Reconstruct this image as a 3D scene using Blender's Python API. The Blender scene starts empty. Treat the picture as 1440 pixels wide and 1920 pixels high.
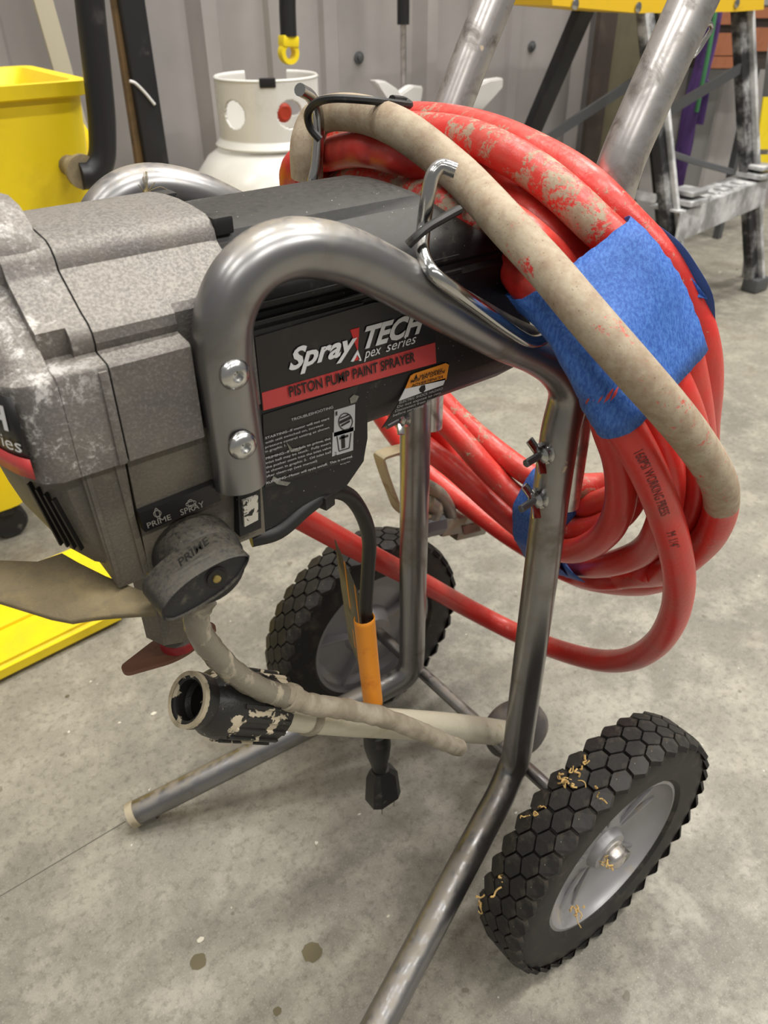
import bpy, bmesh, math, random
import numpy as np
from mathutils import Vector, Matrix
random.seed(7)
PI = math.pi
D = bpy.data
SC = bpy.context.scene
COL = SC.collection

# ------------------------------------------------------------------ camera
# world: X runs along the back wall, Y towards it, Z up; camera 0.70 m above the floor
FPX, PITCH, ROLL, YAW, CH = 1473.39, 0.5998, -0.00973, 0.92809, 0.70
_fw = np.array([math.cos(PITCH)*math.cos(YAW), math.cos(PITCH)*math.sin(YAW), -math.sin(PITCH)])
_r0 = np.array([math.sin(YAW), -math.cos(YAW), 0.0]); _u0 = np.cross(_r0, _fw)
_r = _r0*math.cos(ROLL)+_u0*math.sin(ROLL); _u = -_r0*math.sin(ROLL)+_u0*math.cos(ROLL)
_o = np.array([0, 0, CH])
cd = D.cameras.new('camera'); cam = D.objects.new('camera', cd); COL.objects.link(cam)
cd.sensor_fit = 'VERTICAL'; cd.sensor_height = 36; cd.sensor_width = 27
cd.lens = FPX/1920*36
M = Matrix.Identity(4)
for i in range(3):
    M[i][0] = _r[i]; M[i][1] = _u[i]; M[i][2] = -_fw[i]; M[i][3] = _o[i]
cam.matrix_world = M
cd.clip_start = 0.02; cd.clip_end = 60
cd.dof.use_dof = True; cd.dof.focus_distance = 0.46; cd.dof.aperture_fstop = 15
SC.camera = cam

# ------------------------------------------------------------------ light
w = D.worlds.new('world'); SC.world = w; w.use_nodes = True
bg = w.node_tree.nodes['Background']; bg.inputs[0].default_value = (1.0, .98, .94, 1); bg.inputs[1].default_value = .24
def area(loc, size, energy, rot=(0, 0, 0), col=(1, .97, .91)):
    l = D.lights.new('ceiling_light', 'AREA'); l.shape = 'RECTANGLE'; l.size, l.size_y = size; l.energy = energy; l.color = col
    o = D.objects.new('ceiling_light', l); COL.objects.link(o); o.location = loc; o.rotation_euler = rot; return o
for lx, en in ((-1.3, 18), (.5, 32), (2.3, 58)):
    for ly in (-2.2, -.4, 1.0):
        area((lx, ly, 3.1), (1.2, .14), en)
SC.view_settings.view_transform = 'Standard'; SC.view_settings.look = 'None'
SC.view_settings.exposure = 0.0; SC.view_settings.gamma = 1.0; SC.view_settings.use_curve_mapping = False

# ------------------------------------------------------------------ geometry helpers
def ray(x, y): return _fw+(x-720)/FPX*_r-(y-960)/FPX*_u
def P(x, y, ax, val):
    "point where the sight line of a photograph pixel meets the plane coordinate[ax] = val"
    d = ray(x, y); t = (val-_o[ax])/d[ax]; return Vector(_o+t*d)
def PN(x, y, n, c):
    "same for the oblique plane n.p = c"
    d = ray(x, y); n = np.array(n); t = (c-_o@n)/(d@n); return Vector(_o+t*d)
def s2l(c):
    return tuple((v/12.92 if v <= .04045 else ((v+.055)/1.055)**2.4) for v in (q/255 for q in c))+(1,)

def mesh_obj(name, bm, mat, parent=None, smooth=35, solid=None):
    me = D.meshes.new(name)
    bmesh.ops.recalc_face_normals(bm, faces=bm.faces)
    bm.to_mesh(me); bm.free()
    o = D.objects.new(name, me); COL.objects.link(o)
    if isinstance(mat, (list, tuple)):
        for m in mat: me.materials.append(m)
    else: me.materials.append(mat)
    if smooth:
        me.shade_smooth()
        try: me.set_sharp_from_angle(angle=math.radians(smooth))
        except Exception: pass
    if parent is not None:
        # every root / part keeps identity rotation: shift vertices into parent space
        off = world_of(parent)
        me.transform(Matrix.Translation(-off)); o.parent = parent
    if solid:
        md = o.modifiers.new('solid', 'SOLIDIFY'); md.thickness = solid; md.offset = 0
    return o
def world_of(o):
    v = Vector((0, 0, 0))
    while o is not None: v += o.location; o = o.parent
    return v
def thing(name, label, cat, loc, group=None):
    o = D.objects.new(name, None); COL.objects.link(o); o.location = loc; o.empty_display_size = .02
    o['label'] = label; o['category'] = cat
    if group: o['group'] = group
    return o
def tag(o, label=None, cat=None, group=None, kind=None):
    if label: o['label'] = label
    if cat: o['category'] = cat
    if group: o['group'] = group
    if kind: o['kind'] = kind
    return o

def crom(pts, n=8):
    pts = [Vector(p) for p in pts]
    if len(pts) < 3: return pts
    out = []
    for i in range(len(pts)-1):
        p1, p2 = pts[i], pts[i+1]
        p0 = pts[i-1] if i else p1*2-p2
        p3 = pts[i+2] if i+2 < len(pts) else p2*2-p1
        # centripetal parametrisation
        t0 = 0; t1 = t0+max((p1-p0).length, 1e-6)**.5; t2 = t1+max((p2-p1).length, 1e-6)**.5; t3 = t2+max((p3-p2).length, 1e-6)**.5
        for k in range(n):
            t = t1+(t2-t1)*k/n
            A1 = p0*((t1-t)/(t1-t0))+p1*((t-t0)/(t1-t0)); A2 = p1*((t2-t)/(t2-t1))+p2*((t-t1)/(t2-t1)); A3 = p2*((t3-t)/(t3-t2))+p3*((t-t2)/(t3-t2))
            B1 = A1*((t2-t)/(t2-t0))+A2*((t-t0)/(t2-t0)); B2 = A2*((t3-t)/(t3-t1))+A3*((t-t1)/(t3-t1))
            out.append(B1*((t2-t)/(t2-t1))+B2*((t-t1)/(t2-t1)))
    out.append(pts[-1]); return out

def frames(path):
    n = len(path); T = []
    for i in range(n):
        a = path[max(i-1, 0)]; b = path[min(i+1, n-1)]; T.append((b-a).normalized())
    up = Vector((0, 0, 1)) if abs(T[0].z) < .9 else Vector((0, 1, 0))
    N = [(up-T[0]*up.dot(T[0])).normalized()]
    for i in range(1, n):
        v = N[-1]-T[i]*N[-1].dot(T[i]); N.append(v.normalized())
    return T, N, [T[i].cross(N[i]) for i in range(n)]

def tube(bm, path, r, seg=14, cap=True, sy=None, att=None, attv=None, wob=None):
    "r radius or list; sy second radius for flattening; att = colour layer to paint attv(i, k) into"
    T, N, B = frames(path); rings = []
    for i, p in enumerate(path):
        ri = r[i] if isinstance(r, (list, tuple)) else r
        rb = ri if sy is None else (sy[i] if isinstance(sy, (list, tuple)) else sy)
        ring = []
        for k in range(seg):
            a = 2*PI*k/seg
            q = 1 if wob is None else 1+wob(i, k)
            ring.append(bm.verts.new(p+N[i]*(math.cos(a)*ri*q)+B[i]*(math.sin(a)*rb*q)))
        rings.append(ring)
    for i in range(len(rings)-1):
        for k in range(seg):
            bm.faces.new((rings[i][k], rings[i][(k+1) % seg], rings[i+1][(k+1) % seg], rings[i+1][k]))
    if cap: bm.faces.new(rings[0][::-1]); bm.faces.new(rings[-1])
    if att is not None:
        for i, ring in enumerate(rings):
            for k, v in enumerate(ring): v[att] = attv(i, k)
    return rings
def box(bm, c, s, rz=0, bev=0, rot=None):
    c = Vector(c); R = rot if rot is not None else Matrix.Rotation(rz, 3, 'Z')
    vs = [bm.verts.new(c+R @ Vector((sx*s[0]/2, sy*s[1]/2, sz*s[2]/2))) for sx in (-1, 1) for sy in (-1, 1) for sz in (-1, 1)]
    fs = [bm.faces.new([vs[i] for i in f]) for f in ((0, 1, 3, 2), (4, 6, 7, 5), (0, 4, 5, 1), (2, 3, 7, 6), (0, 2, 6, 4), (1, 5, 7, 3))]
    if bev:
        es = list({e for f in fs for e in f.edges})
        bmesh.ops.bevel(bm, geom=es, offset=bev, segments=2, affect='EDGES', profile=.6)
def bar(bm, a, b, wx, wy, side=(0, 0, 1), bev=0):
    "rectangular bar from a to b; wx along side-ish direction, wy across"
    a = Vector(a); b = Vector(b); t = (b-a).normalized(); s = Vector(side); s = (s-t*s.dot(t)).normalized(); u = t.cross(s)
    R = Matrix((t, s, u)).transposed(); box(bm, (a+b)/2, ((b-a).length, wx, wy), rot=R, bev=bev)
def loft(bm, sections, closed=True, caps=True):
    rings = [[bm.verts.new(p) for p in s] for s in sections]; n = len(rings[0])
    for i in range(len(rings)-1):
        for k in range(n if closed else n-1):
            bm.faces.new((rings[i][k], rings[i][(k+1) % n], rings[i+1][(k+1) % n], rings[i+1][k]))
    if caps: bm.faces.new(rings[0][::-1]); bm.faces.new(rings[-1])
    return rings
def lathe(bm, prof, c, ax, seg=32, cap=True):
    "prof list of (radius, offset along ax)"
    ax = Vector(ax).normalized(); c = Vector(c)
    up = Vector((0, 0, 1)) if abs(ax.z) < .9 else Vector((1, 0, 0)); n = (up-ax*up.dot(ax)).normalized(); b = ax.cross(n)
    rings = []
    for r, h in prof:
        rings.append([bm.verts.new(c+ax*h+n*(r*math.cos(2*PI*k/seg))+b*(r*math.sin(2*PI*k/seg))) for k in range(seg)])
    for i in range(len(rings)-1):
        for k in range(seg): bm.faces.new((rings[i][k], rings[i][(k+1) % seg], rings[i+1][(k+1) % seg], rings[i+1][k]))
    if cap: bm.faces.new(rings[0][::-1]); bm.faces.new(rings[-1])
def extr(bm, poly, vec):
    "prism from polygon of points"
    a = [bm.verts.new(p) for p in poly]; b = [bm.verts.new(Vector(p)+Vector(vec)) for p in poly]; n = len(poly)
    bm.faces.new(a); bm.faces.new(b[::-1])
    for i in range(n): bm.faces.new((a[i], b[i], b[(i+1) % n], a[(i+1) % n]))
def rnd_poly(pts, r, n=4):
    "round the corners of a list of 2D points"
    out = []; N = len(pts)
    for i in range(N):
        p = Vector(pts[i]); a = Vector(pts[i-1]); b = Vector(pts[(i+1) % N])
        rr = min(r, (a-p).length*.45, (b-p).length*.45); s = p+(a-p).normalized()*rr; e = p+(b-p).normalized()*rr
        for k in range(n+1):
            t = k/n; out.append(s*(1-t)**2+p*2*t*(1-t)+e*t*t)
    return out

# ------------------------------------------------------------------ materials
class NT:
    def __init__(s, name):
        s.m = D.materials.new(name); s.m.use_nodes = True; s.t = s.m.node_tree; s.b = s.t.nodes['Principled BSDF']
        s.tc = s.t.nodes.new('ShaderNodeTexCoord')
    def n(s, ty, **k):
        o = s.t.nodes.new(ty)
        for a, v in k.items(): setattr(o, a, v)
        return o
    def l(s, a, b): s.t.links.new(a, b)
    def noise(s, scale, detail=4, rough=.55, dist=0, co='Object', mapscale=None):
        o = s.n('ShaderNodeTexNoise'); o.inputs['Scale'].default_value = scale; o.inputs['Detail'].default_value = detail
        o.inputs['Roughness'].default_value = rough; o.inputs['Distortion'].default_value = dist
        src = s.tc.outputs[co]
        if mapscale:
            mp = s.n('ShaderNodeMapping'); mp.inputs['Scale'].default_value = mapscale; s.l(src, mp.inputs[0]); src = mp.outputs[0]
        s.l(src, o.inputs['Vector']); return o.outputs['Fac']
    def ramp(s, f, lo, hi, a=0., b=1.):
        o = s.n('ShaderNodeMapRange'); o.inputs[1].default_value = lo; o.inputs[2].default_value = hi; o.inputs[3].default_value = a; o.inputs[4].default_value = b
        o.interpolation_type = 'SMOOTHSTEP'; s.l(f, o.inputs[0]); return o.outputs[0]
    def mix(s, f, a, b):
        o = s.n('ShaderNodeMix', data_type='RGBA')
        for v, i in ((a, 6), (b, 7)):
            if isinstance(v, tuple): o.inputs[i].default_value = v
            else: s.l(v, o.inputs[i])
        if isinstance(f, (int, float)): o.inputs[0].default_value = f
        else: s.l(f, o.inputs[0])
        return o.outputs[2]
    def math(s, op, a, b=None):
        o = s.n('ShaderNodeMath', operation=op)
        for i, v in enumerate((a, b)):
            if v is None: continue
            if isinstance(v, (int, float)): o.inputs[i].default_value = v
            else: s.l(v, o.inputs[i])
        return o.outputs[0]
    def up(s):
        g = s.n('ShaderNodeNewGeometry'); x = s.n('ShaderNodeSeparateXYZ'); s.l(g.outputs['Normal'], x.inputs[0]); return x.outputs[2]
    def bump(s, f, strength=.3, dist=.001):
        b = s.n('ShaderNodeBump'); b.inputs['Strength'].default_value = strength; b.inputs['Distance'].default_value = dist
        s.l(f, b.inputs['Height']); s.l(b.outputs[0], s.b.inputs['Normal'])
    def set(s, col=None, rough=None, metal=None, **k):
        for v, nm in ((col, 'Base Color'), (rough, 'Roughness'), (metal, 'Metallic')):
            if v is None: continue
            if isinstance(v, (int, float, tuple)): s.b.inputs[nm].default_value = v
            else: s.l(v, s.b.inputs[nm])
        for nm, v in k.items(): s.b.inputs[nm.replace('_', ' ')].default_value = v
        return s.m
def plain(name, c, rough=.5, metal=0, **k):
    return NT(name).set(s2l(c), rough, metal, **k)
def worn(name, c, dust, amt=.5, scale=60, rough=.5, metal=0., bump=.15, updust=0., spk=None):
    "base colour with mottled dust / stains; updust = extra dust settled on upward faces; spk = pale specks"
    s = NT(name)
    f = s.ramp(s.noise(scale, 6, .65), .62-amt*.35, .85-amt*.25)
    if updust:
        u = s.ramp(s.up(), .2, .95, 0, updust)
        u2 = s.math('MULTIPLY', u, s.ramp(s.noise(scale*4, 3, .7), .2, .62))
        f = s.math('MAXIMUM', f, u2)
    col = s.mix(f, s2l(c), s2l(dust))
    if spk:
        k = s.ramp(s.noise(scale*9, 2, .6), .72, .78); col = s.mix(k, col, s2l(spk))
    r = s.ramp(f, 0, 1, rough, min(rough+.35, .95))
    m = s.ramp(f, 0, 1, metal, metal*.35)
    s.bump(s.noise(scale*6, 3, .7), bump, .0006)
    return s.set(col, r, m)

def cast_mat(name, base, dust, pale, low=False):
    s = NT(name)
    g = s.noise(700, 3, .7); f = s.ramp(s.noise(28, 5, .6), .35, .72)
    col = s.mix(f, s2l(base), s2l(dust))
    col = s.mix(s.math('MULTIPLY', s.ramp(g, .48, .68), .5), col, s2l(pale))
    if not low:
        up = s.ramp(s.up(), .35, .9, 0, .85)
        d2 = s.math('MULTIPLY', up, s.ramp(s.noise(700, 4, .75), .36, .62)); col = s.mix(d2, col, s2l((146, 141, 134)))
        # crusty white water stains on the side near the nose
        st = s.ramp(s.noise(80, 9, .82, .3), .50, .60)
        sep = s.n('ShaderNodeSeparateXYZ'); s.l(s.tc.outputs['Object'], sep.inputs[0])
        nose = s.ramp(sep.outputs[0], -.160, -.190); st = s.math('MULTIPLY', st, s.math('MULTIPLY', nose, .8)); col = s.mix(st, col, s2l((205, 202, 198)))
    s.bump(g, .5, .0006)
    return s.set(col, .55, .35 if not low else .1)
M_CAST = cast_mat('dusty_cast_grey', (100, 96, 94), (116, 110, 103), (140, 135, 131))
M_LOW = cast_mat('grimy_dark_grey', (96, 91, 84), (112, 105, 92), (124, 117, 104), True)
M_BLACK = worn('dusty_black_plastic', (22, 22, 24), (84, 79, 69), .16, 70, .52, 0, .12, .30, (190, 185, 175))
M_KNOB = worn('dusty_knob_plastic', (30, 30, 32), (96, 89, 75), .26, 110, .5, 0, .35, .5, (140, 132, 116))
M_FACE = plain('black_sticker', (22, 21, 22), .38)
M_LABEL = worn('black_label_film', (26, 25, 26), (60, 58, 56), .1, 30, .3, 0, .02)
M_RED = worn('red_label_print', (190, 62, 62), (165, 80, 76), .3, 60, .4, 0, .02)
M_WHITE = plain('white_print', (222, 222, 224), .4)
M_WHITE2 = plain('soft_white_print', (178, 178, 180), .45)
M_REDP = plain('bright_red_print', (200, 40, 42), .4)
M_BLKP = plain('black_print_and_gaps', (18, 16, 16), .45)
M_ORANGE = plain('orange_print', (226, 140, 40), .4)
def zinc(name, c=(146, 145, 146), rough=.3, dust=(150, 138, 118), sc=22):
    s = NT(name)
    f = s.ramp(s.noise(sc, 5, .6, .6), .45, .75); g = s.ramp(s.noise(240, 4, .7), .55, .75)
    col = s.mix(f, s2l(c), s2l((122, 118, 112))); col = s.mix(s.math('MULTIPLY', g, .45), col, s2l(dust))
    up = s.math('MULTIPLY', s.ramp(s.up(), .55, 1, 0, .6), s.ramp(s.noise(90, 4, .7), .35, .6)); col = s.mix(up, col, s2l(dust))
    # cream paint drips
    pd = s.ramp(s.noise(38, 3, .5), .735, .75); col = s.mix(pd, col, s2l((196, 184, 160)))
    m = s.math('MULTIPLY', s.math('SUBTRACT', 1.0, pd), s.math('SUBTRACT', .92, s.math('MULTIPLY', up, .9)))
    r = s.math('ADD', s.ramp(f, 0, 1, rough, rough+.18), s.math('MULTIPLY', up, .4))
    s.bump(s.noise(60, 2, .5), .03, .0006)
    return s.set(col, r, m)
M_TUBE = zinc('zinc_plated_tube')
M_HANDLE = zinc('pitted_handle_tube', (204, 200, 198), .3, (190, 180, 165), 60)
M_CHROME = plain('chrome_wire', (190, 190, 188), .16, 1)
M_SCREW = plain('bright_screw', (205, 205, 203), .22, 1)
M_RUB = worn('black_tyre_rubber', (22, 21, 20), (72, 65, 56), .36, 60, .6, 0, .3, .15, (150, 138, 118))
M_RIM = worn('silver_plastic_rim', (142, 141, 143), (150, 138, 118), .3, 35, .36, .25, .1)
M_BLKR = worn('black_rubber_cord', (26, 26, 26), (90, 86, 78), .15, 90, .5, 0, .1, .1)
M_TAG = worn('orange_warning_tag', (236, 150, 40), (205, 120, 35), .3, 50, .5, 0, .05)
M_TAGB = worn('grey_back_of_tag', (100, 94, 76), (88, 82, 66), .5, 40, .55, 0, .05)
def tube_paint(name, base, paint, lo, hi, rough=.35, trans=0):
    s = NT(name); f = s.ramp(s.noise(55, 5, .6, .4), lo, hi); s.set(s.mix(f, s2l(base), s2l(paint)), s.ramp(f, 0, 1, rough, .7), 0)
    s.bump(s.noise(130, 4, .7), .5, .0012)
    if trans: s.b.inputs['Transmission Weight'].default_value = trans
    return s.m
M_CLEAR = tube_paint('cloudy_clear_tube', (124, 118, 104), (168, 158, 138), .52, .62, .22)
M_PTUBE = tube_paint('paint_caked_tube', (146, 136, 118), (174, 164, 146), .4, .65, .45)
M_WTUBE = tube_paint('milky_tube', (208, 202, 180), (186, 172, 138), .55, .75, .35)
M_NUT = tube_paint('paint_splashed_black_nut', (38, 37, 35), (186, 174, 150), .555, .575, .45)
M_CREAM = tube_paint('dried_cream_paint', (186, 174, 148), (150, 138, 112), .45, .7, .6)
M_TAPE = (lambda s: (s.bump(s.noise(500, 3, .7), .5, .0004), s.set(s.mix(s.ramp(s.noise(700, 3, .7, 0, 'Object', (1, 1, .35)), .35, .68), s2l((38, 82, 162)), s2l((70, 118, 192))), .65, 0))[1])(NT('blue_painters_tape'))
def hose_mat():
    s = NT('red_hose_with_tan_paint')
    a = s.n('ShaderNodeAttribute'); a.attribute_name = 'paint'
    n1 = s.noise(70, 7, .68, .5); n2 = s.noise(520, 3, .7)
    v = s.math('ADD', s.math('ADD', s.math('MULTIPLY', n1, .75), s.math('MULTIPLY', n2, .3)), s.math('MULTIPLY', a.outputs['Fac'], 1.0))
    f = s.ramp(v, .98, 1.06)
    red = s.mix(s.ramp(s.noise(30, 4, .6), .4, .75), s2l((206, 48, 42)), s2l((190, 70, 60)))
    dust = s.math('MULTIPLY', s.ramp(s.up(), .1, 1, 0, .42), s.ramp(s.noise(160, 5, .7), .3, .7))
    red = s.mix(dust, red, s2l((212, 120, 104)))
    tan = s.mix(s.ramp(s.noise(90, 5, .7), .35, .7), s2l((172, 158, 136)), s2l((150, 130, 108)))
    tan = s.mix(s.ramp(s.noise(800, 2, .7), .66, .74), tan, s2l((90, 78, 66)))
    s.bump(s.math('ADD', s.math('MULTIPLY', f, .5), s.noise(300, 3, .6)), .35, .0007)
    return s.set(s.mix(f, red, tan), s.ramp(f, 0, 1, .33, .75), 0)
M_HOSE = hose_mat()
def concrete():
    s = NT('stained_concrete')
    a = s.noise(2.2, 6, .6, .3); b = s.noise(16, 8, .72); c = s.noise(120, 5, .75); d = s.noise(600, 3, .7)
    col = s.mix(s.ramp(a, .32, .7), s2l((112, 108, 99)), s2l((146, 141, 128)))
    col = s.mix(s.math('MULTIPLY', s.ramp(b, .42, .66), .7), col, s2l((164, 159, 145)))
    col = s.mix(s.math('MULTIPLY', s.ramp(c, .47, .66), .55), col, s2l((94, 90, 80)))
    col = s.mix(s.math('MULTIPLY', s.ramp(d, .54, .72), .5), col, s2l((184, 180, 167)))
    col = s.mix(s.math('MULTIPLY', s.ramp(s.noise(900, 2, .7), .6, .72), .4), col, s2l((84, 80, 72)))
    col = s.mix(s.math('MULTIPLY', s.ramp(s.noise(5.5, 5, .6, .8), .54, .70), .45), col, s2l((104, 94, 78)))
    col = s.mix(s.math('MULTIPLY', s.ramp(s.noise(48, 2, .5), .72, .74), .6), col, s2l((88, 80, 64)))
    col = s.mix(s.math('MULTIPLY', s.ramp(s.noise(95, 2, .5), .75, .765), .8), col, s2l((212, 208, 194)))
    # faint scratches
    sc = s.noise(3, 2, .5, 0, 'Object', (1, 60, 1)); 
    s.bump(s.math('ADD', s.math('MULTIPLY', b, .6), s.math('MULTIPLY', c, .5)), .22, .004)
    return s.set(col, s.ramp(b, .3, .7, .62, .42), 0)
M_FLOOR = concrete()
def wallm():
    s = NT('ribbed_metal_wall')
    c = s.mix(s.ramp(s.noise(3, 4, .6), .3, .7), s2l((168, 163, 161)), s2l((150, 146, 145)))
    s.bump(s.noise(9, 3), .05, .01)
    return s.set(c, .42, .25)
M_WALL = wallm()
M_YEL = worn('yellow_plastic', (236, 208, 30), (214, 184, 24), .3, 8, .4, 0, .02)
M_YEL2 = worn('yellow_ladder_plastic', (226, 184, 34), (196, 156, 36), .3, 14, .5, 0, .05)
M_BLKM = worn('black_painted_metal', (28, 28, 30), (60, 58, 56), .2, 20, .4, 0, .05)
M_TANK = worn('white_tank_paint', (212, 210, 205), (196, 193, 186), .3, 9, .25, 0, .02)
M_ALU = worn('paint_smeared_aluminium', (150, 150, 152), (206, 206, 206), .75, 14, .45, .5, .15)
M_FIB = worn('black_fibreglass_rail', (34, 34, 36), (176, 176, 176), .55, 14, .5, 0, .2)
M_GREYBAR = plain('dark_steel_bar', (98, 100, 102), .42, .6)
M_WOOD = worn('weathered_wood', (112, 88, 56), (84, 70, 50), .5, 18, .7, 0, .1)
M_CRATE = worn('orange_brown_crate', (150, 92, 62), (124, 74, 50), .5, 12, .6, 0, .1)
M_OLIVE = worn('olive_board', (92, 86, 66), (76, 70, 54), .5, 8, .7, 0, .05)
M_PURP = worn('purple_webbing', (84, 56, 118), (60, 40, 90), .5, 30, .7, 0, .2)
M_GREEN = plain('green_piping', (66, 130, 84), .6)
M_WPL = plain('white_plastic', (214, 212, 210), .35)
M_BRN = worn('dark_brown_panel', (62, 54, 48), (84, 74, 62), .4, 12, .6, 0, .05)
M_DUSTP = worn('dust_coated_steel', (124, 112, 88), (150, 134, 100), .6, 60, .85, 0, .5, .5, (170, 155, 120))
M_RUST = worn('red_brown_tab', (108, 72, 56), (90, 66, 52), .4, 60, .6, 0, .2)
M_REDR = worn('red_rubber_ring', (150, 36, 40), (110, 50, 44), .4, 80, .6, 0, .3)
M_BRASS = plain('brass_pin', (170, 150, 90), .35, .8)
M_GUN = worn('dull_gun_metal', (132, 128, 120), (158, 146, 122), .5, 60, .42, .6, .2)
M_BUG = plain('insect_body', (120, 104, 62), .6)
M_WING = plain('insect_wing', (150, 140, 118), .4, 0, Alpha=.55)
M_LEAF = worn('dry_chaff', (196, 164, 104), (150, 118, 66), .5, 90, .8, 0, .1)

# ------------------------------------------------------------------ setting
YW = 1.56
bm = bmesh.new(); box(bm, (2.0, .3, -.02), (9, 7, .04)); tag(mesh_obj('floor', bm, M_FLOOR, smooth=0), kind='structure')
# ribbed back wall: profile swept up
bm = bmesh.new()
pitch = .528; x0 = .655-5*pitch; prof = []
for i in range(16):
    b = x0+i*pitch
    for dx, dy in ((0, 0), (.075, 0), (.093, -.030), (.122, -.030), (.140, 0), (.235, 0), (.243, -.009), (.275, -.009), (.283, 0), (.36, 0), (.368, -.009), (.40, -.009), (.408, 0), (.46, 0)):
        prof.append((b+dx, YW+dy))
prof = [(x, y, z) for x, y in prof for z in (0,)]
vsA = [bm.verts.new((x, y, 0)) for x, y, z in prof]; vsB = [bm.verts.new((x, y, 2.6)) for x, y, z in prof]
for i in range(len(prof)-1): bm.faces.new((vsA[i], vsA[i+1], vsB[i+1], vsB[i]))
wall = tag(mesh_obj('wall_back', bm, M_WALL, smooth=20), kind='structure')
for px, py in ((380, 137), (673, 108), (800, 99), (997, 87), (1084, 78)):
    q = P(px, py, 1, YW-.002); bm = bmesh.new(); lathe(bm, [(.012, 0), (.012, .002), (.007, .003), (.007, .008), (.004, .009)], q, (0, -1, 0), 12)
    mesh_obj('wall_screw', bm, M_GREYBAR, wall)
M_STAIN = plain('olive_stain', (96, 88, 64), .7); M_CRUMB = plain('pale_crumb', (206, 200, 184), .8)
for px, py, r_ in ((585, 1785, .0088), (372, 1803, .0072), (520, 1896, .0036)):
    q = P(px, py, 2, .0002); bm = bmesh.new(); rr_ = random.Random(px); vs = [bm.verts.new(q+Vector((math.cos(2*PI*k/18), math.sin(2*PI*k/18), 0))*r_*rr_.uniform(.9, 1.08)) for k in range(18)]; bm.faces.new(vs)
    mesh_obj('floor_stain', bm, M_STAIN, D.objects['floor'], smooth=0)
for px, py, r_, m_ in ((288, 1338, .004, M_CRUMB), (224, 1355, .002, M_CRUMB), (376, 1762, .004, M_CRUMB), (126, 1305, .003, M_STAIN), (1350, 510, .006, M_CRUMB), (1382, 505, .005, M_STAIN), (170, 1278, .0018, M_CRUMB), (728, 1718, .002, M_CRUMB)):
    q = P(px, py, 2, .0005); bm = bmesh.new(); bmesh.ops.create_icosphere(bm, subdivisions=1, radius=r_, matrix=Matrix.Translation(q)@Matrix.Diagonal((1, .7, .3, 1)))
    mesh_obj('crumb', bm, m_, D.objects['floor'])
# control joint cut in the slab
bm = bmesh.new(); a = P(0, 1680, 2, .0004); b = P(235, 1540, 2, .0004); bar(bm, a, b, .0007, .0006, side=(1, -1, 0))
mesh_obj('floor_scratch', bm, plain('dark_scratch', (112, 107, 97), .8), D.objects['floor'], smooth=0)

# ================================================================== PAINT SPRAYER ON ITS CART
YN, YF, YC = .287, .432, .3595
TR = .0125
root = thing('paint_sprayer', 'dusty grey and black piston pump paint sprayer on a two wheeled tube cart', 'paint sprayer', (.25, YC, 0))
RX = .25   # root x, used by materials that read object space

def frame_path(yy, sgn):
    ys = lambda d: yy+sgn*d
    tip = Vector((.083, ys(.101 if sgn > 0 else .088), TR)); E = Vector((.3545, yy, .121))
    pts = [tuple(E+(tip-E)*t) for t in (1, .85, .7, .55, .4, .25, .15, .08)]+[(.3485, ys(.0012), .1225), (.3545, yy, .133), (.356, yy, .148), (.356, yy, .175), (.356, yy, .217), (.356, yy, .35), (.3562, yy, .455)]
    up = [(1066, 735), (1050, 697), (1010, 664), (940, 632), (820, 567), (720, 512), (655, 482), (600, 468), (545, 466), (490, 486), (447, 528), (421, 590), (418, 660), (428, 730), (441, 820), (449, 880), (452, 906)]
    for px, py in up:
        q = P(px, py, 1, YN); pts.append((q.x, yy, q.z))
    return crom(pts, 6)
for yy, sg, lab in ((YN, -1, None), (YF, 1, None)):
    bm = bmesh.new(); path = frame_path(yy, sg); n = len(path)
    rr = []; sy = []
    for i, p in enumerate(path):
        k = min(max((.575-p.z)/.03, 0), 1) if (p.x < .15 and p.z > .45) else 0
        rr.append(TR); sy.append(TR)
        rr[-1] = TR*(1-.18*k) ; sy[-1] = TR*(1+.0*k)
    # frames: N starts as z -> stays in the XZ plane; B is the Y direction on the level part
    T, N, B = frames(path)
    rings = []
    for i, p in enumerate(path):
        ring = []
        for k in range(20):
            a = 2*PI*k/20
            # flatten sideways (Y) where it is bolted on
            v = N[i]*math.cos(a)*sy[i]+B[i]*math.sin(a)*sy[i]
            v.y *= rr[i]/TR
            ring.append(bm.verts.new(p+v))
        rings.append(ring)
    for i in range(n-1):
        for k in range(20): bm.faces.new((rings[i][k], rings[i][(k+1) % 20], rings[i+1][(k+1) % 20], rings[i+1][k]))
    bm.faces.new(rings[-1])
    # open foot end: inner wall
    inner = [bm.verts.new(path[0]+(v.co-path[0])*.82) for v in rings[0]]; deep = [bm.verts.new(v.co+Vector((.02, -sg*.007, 0))) for v in inner]
    for k in range(20):
        bm.faces.new((rings[0][k], inner[k], inner[(k+1) % 20], rings[0][(k+1) % 20])); bm.faces.new((inner[k], deep[k], deep[(k+1) % 20], inner[(k+1) % 20]))
    fr = mesh_obj('frame_tube', bm, M_TUBE, root, smooth=60)
    # cream foot ring
    bm = bmesh.new(); d = (path[3]-path[0]).normalized(); lathe(bm, [(TR+.0006, -.0015), (TR+.0006, .006), (TR*.8, .006), (TR*.8, -.0015)], path[0], d, 20, cap=False)
    mesh_obj('foot_ring', bm, M_CREAM, fr)
    # bolts through the flattened end
    for px, py in ((440, 702), (455, 835)):
        q = P(px, py, 1, YN-.0115); q.y = yy+sg*.0108
        bm = bmesh.new(); lathe(bm, [(.0068, 0), (.0068, .0008), (.0062, .0022), (.0045, .0034), (.0026, .0038), (.0026, .0010), (.0004, .0009)], q, (0, sg, 0), 20, cap=False)
        mesh_obj('button_screw', bm, M_SCREW, fr, smooth=50)

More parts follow.
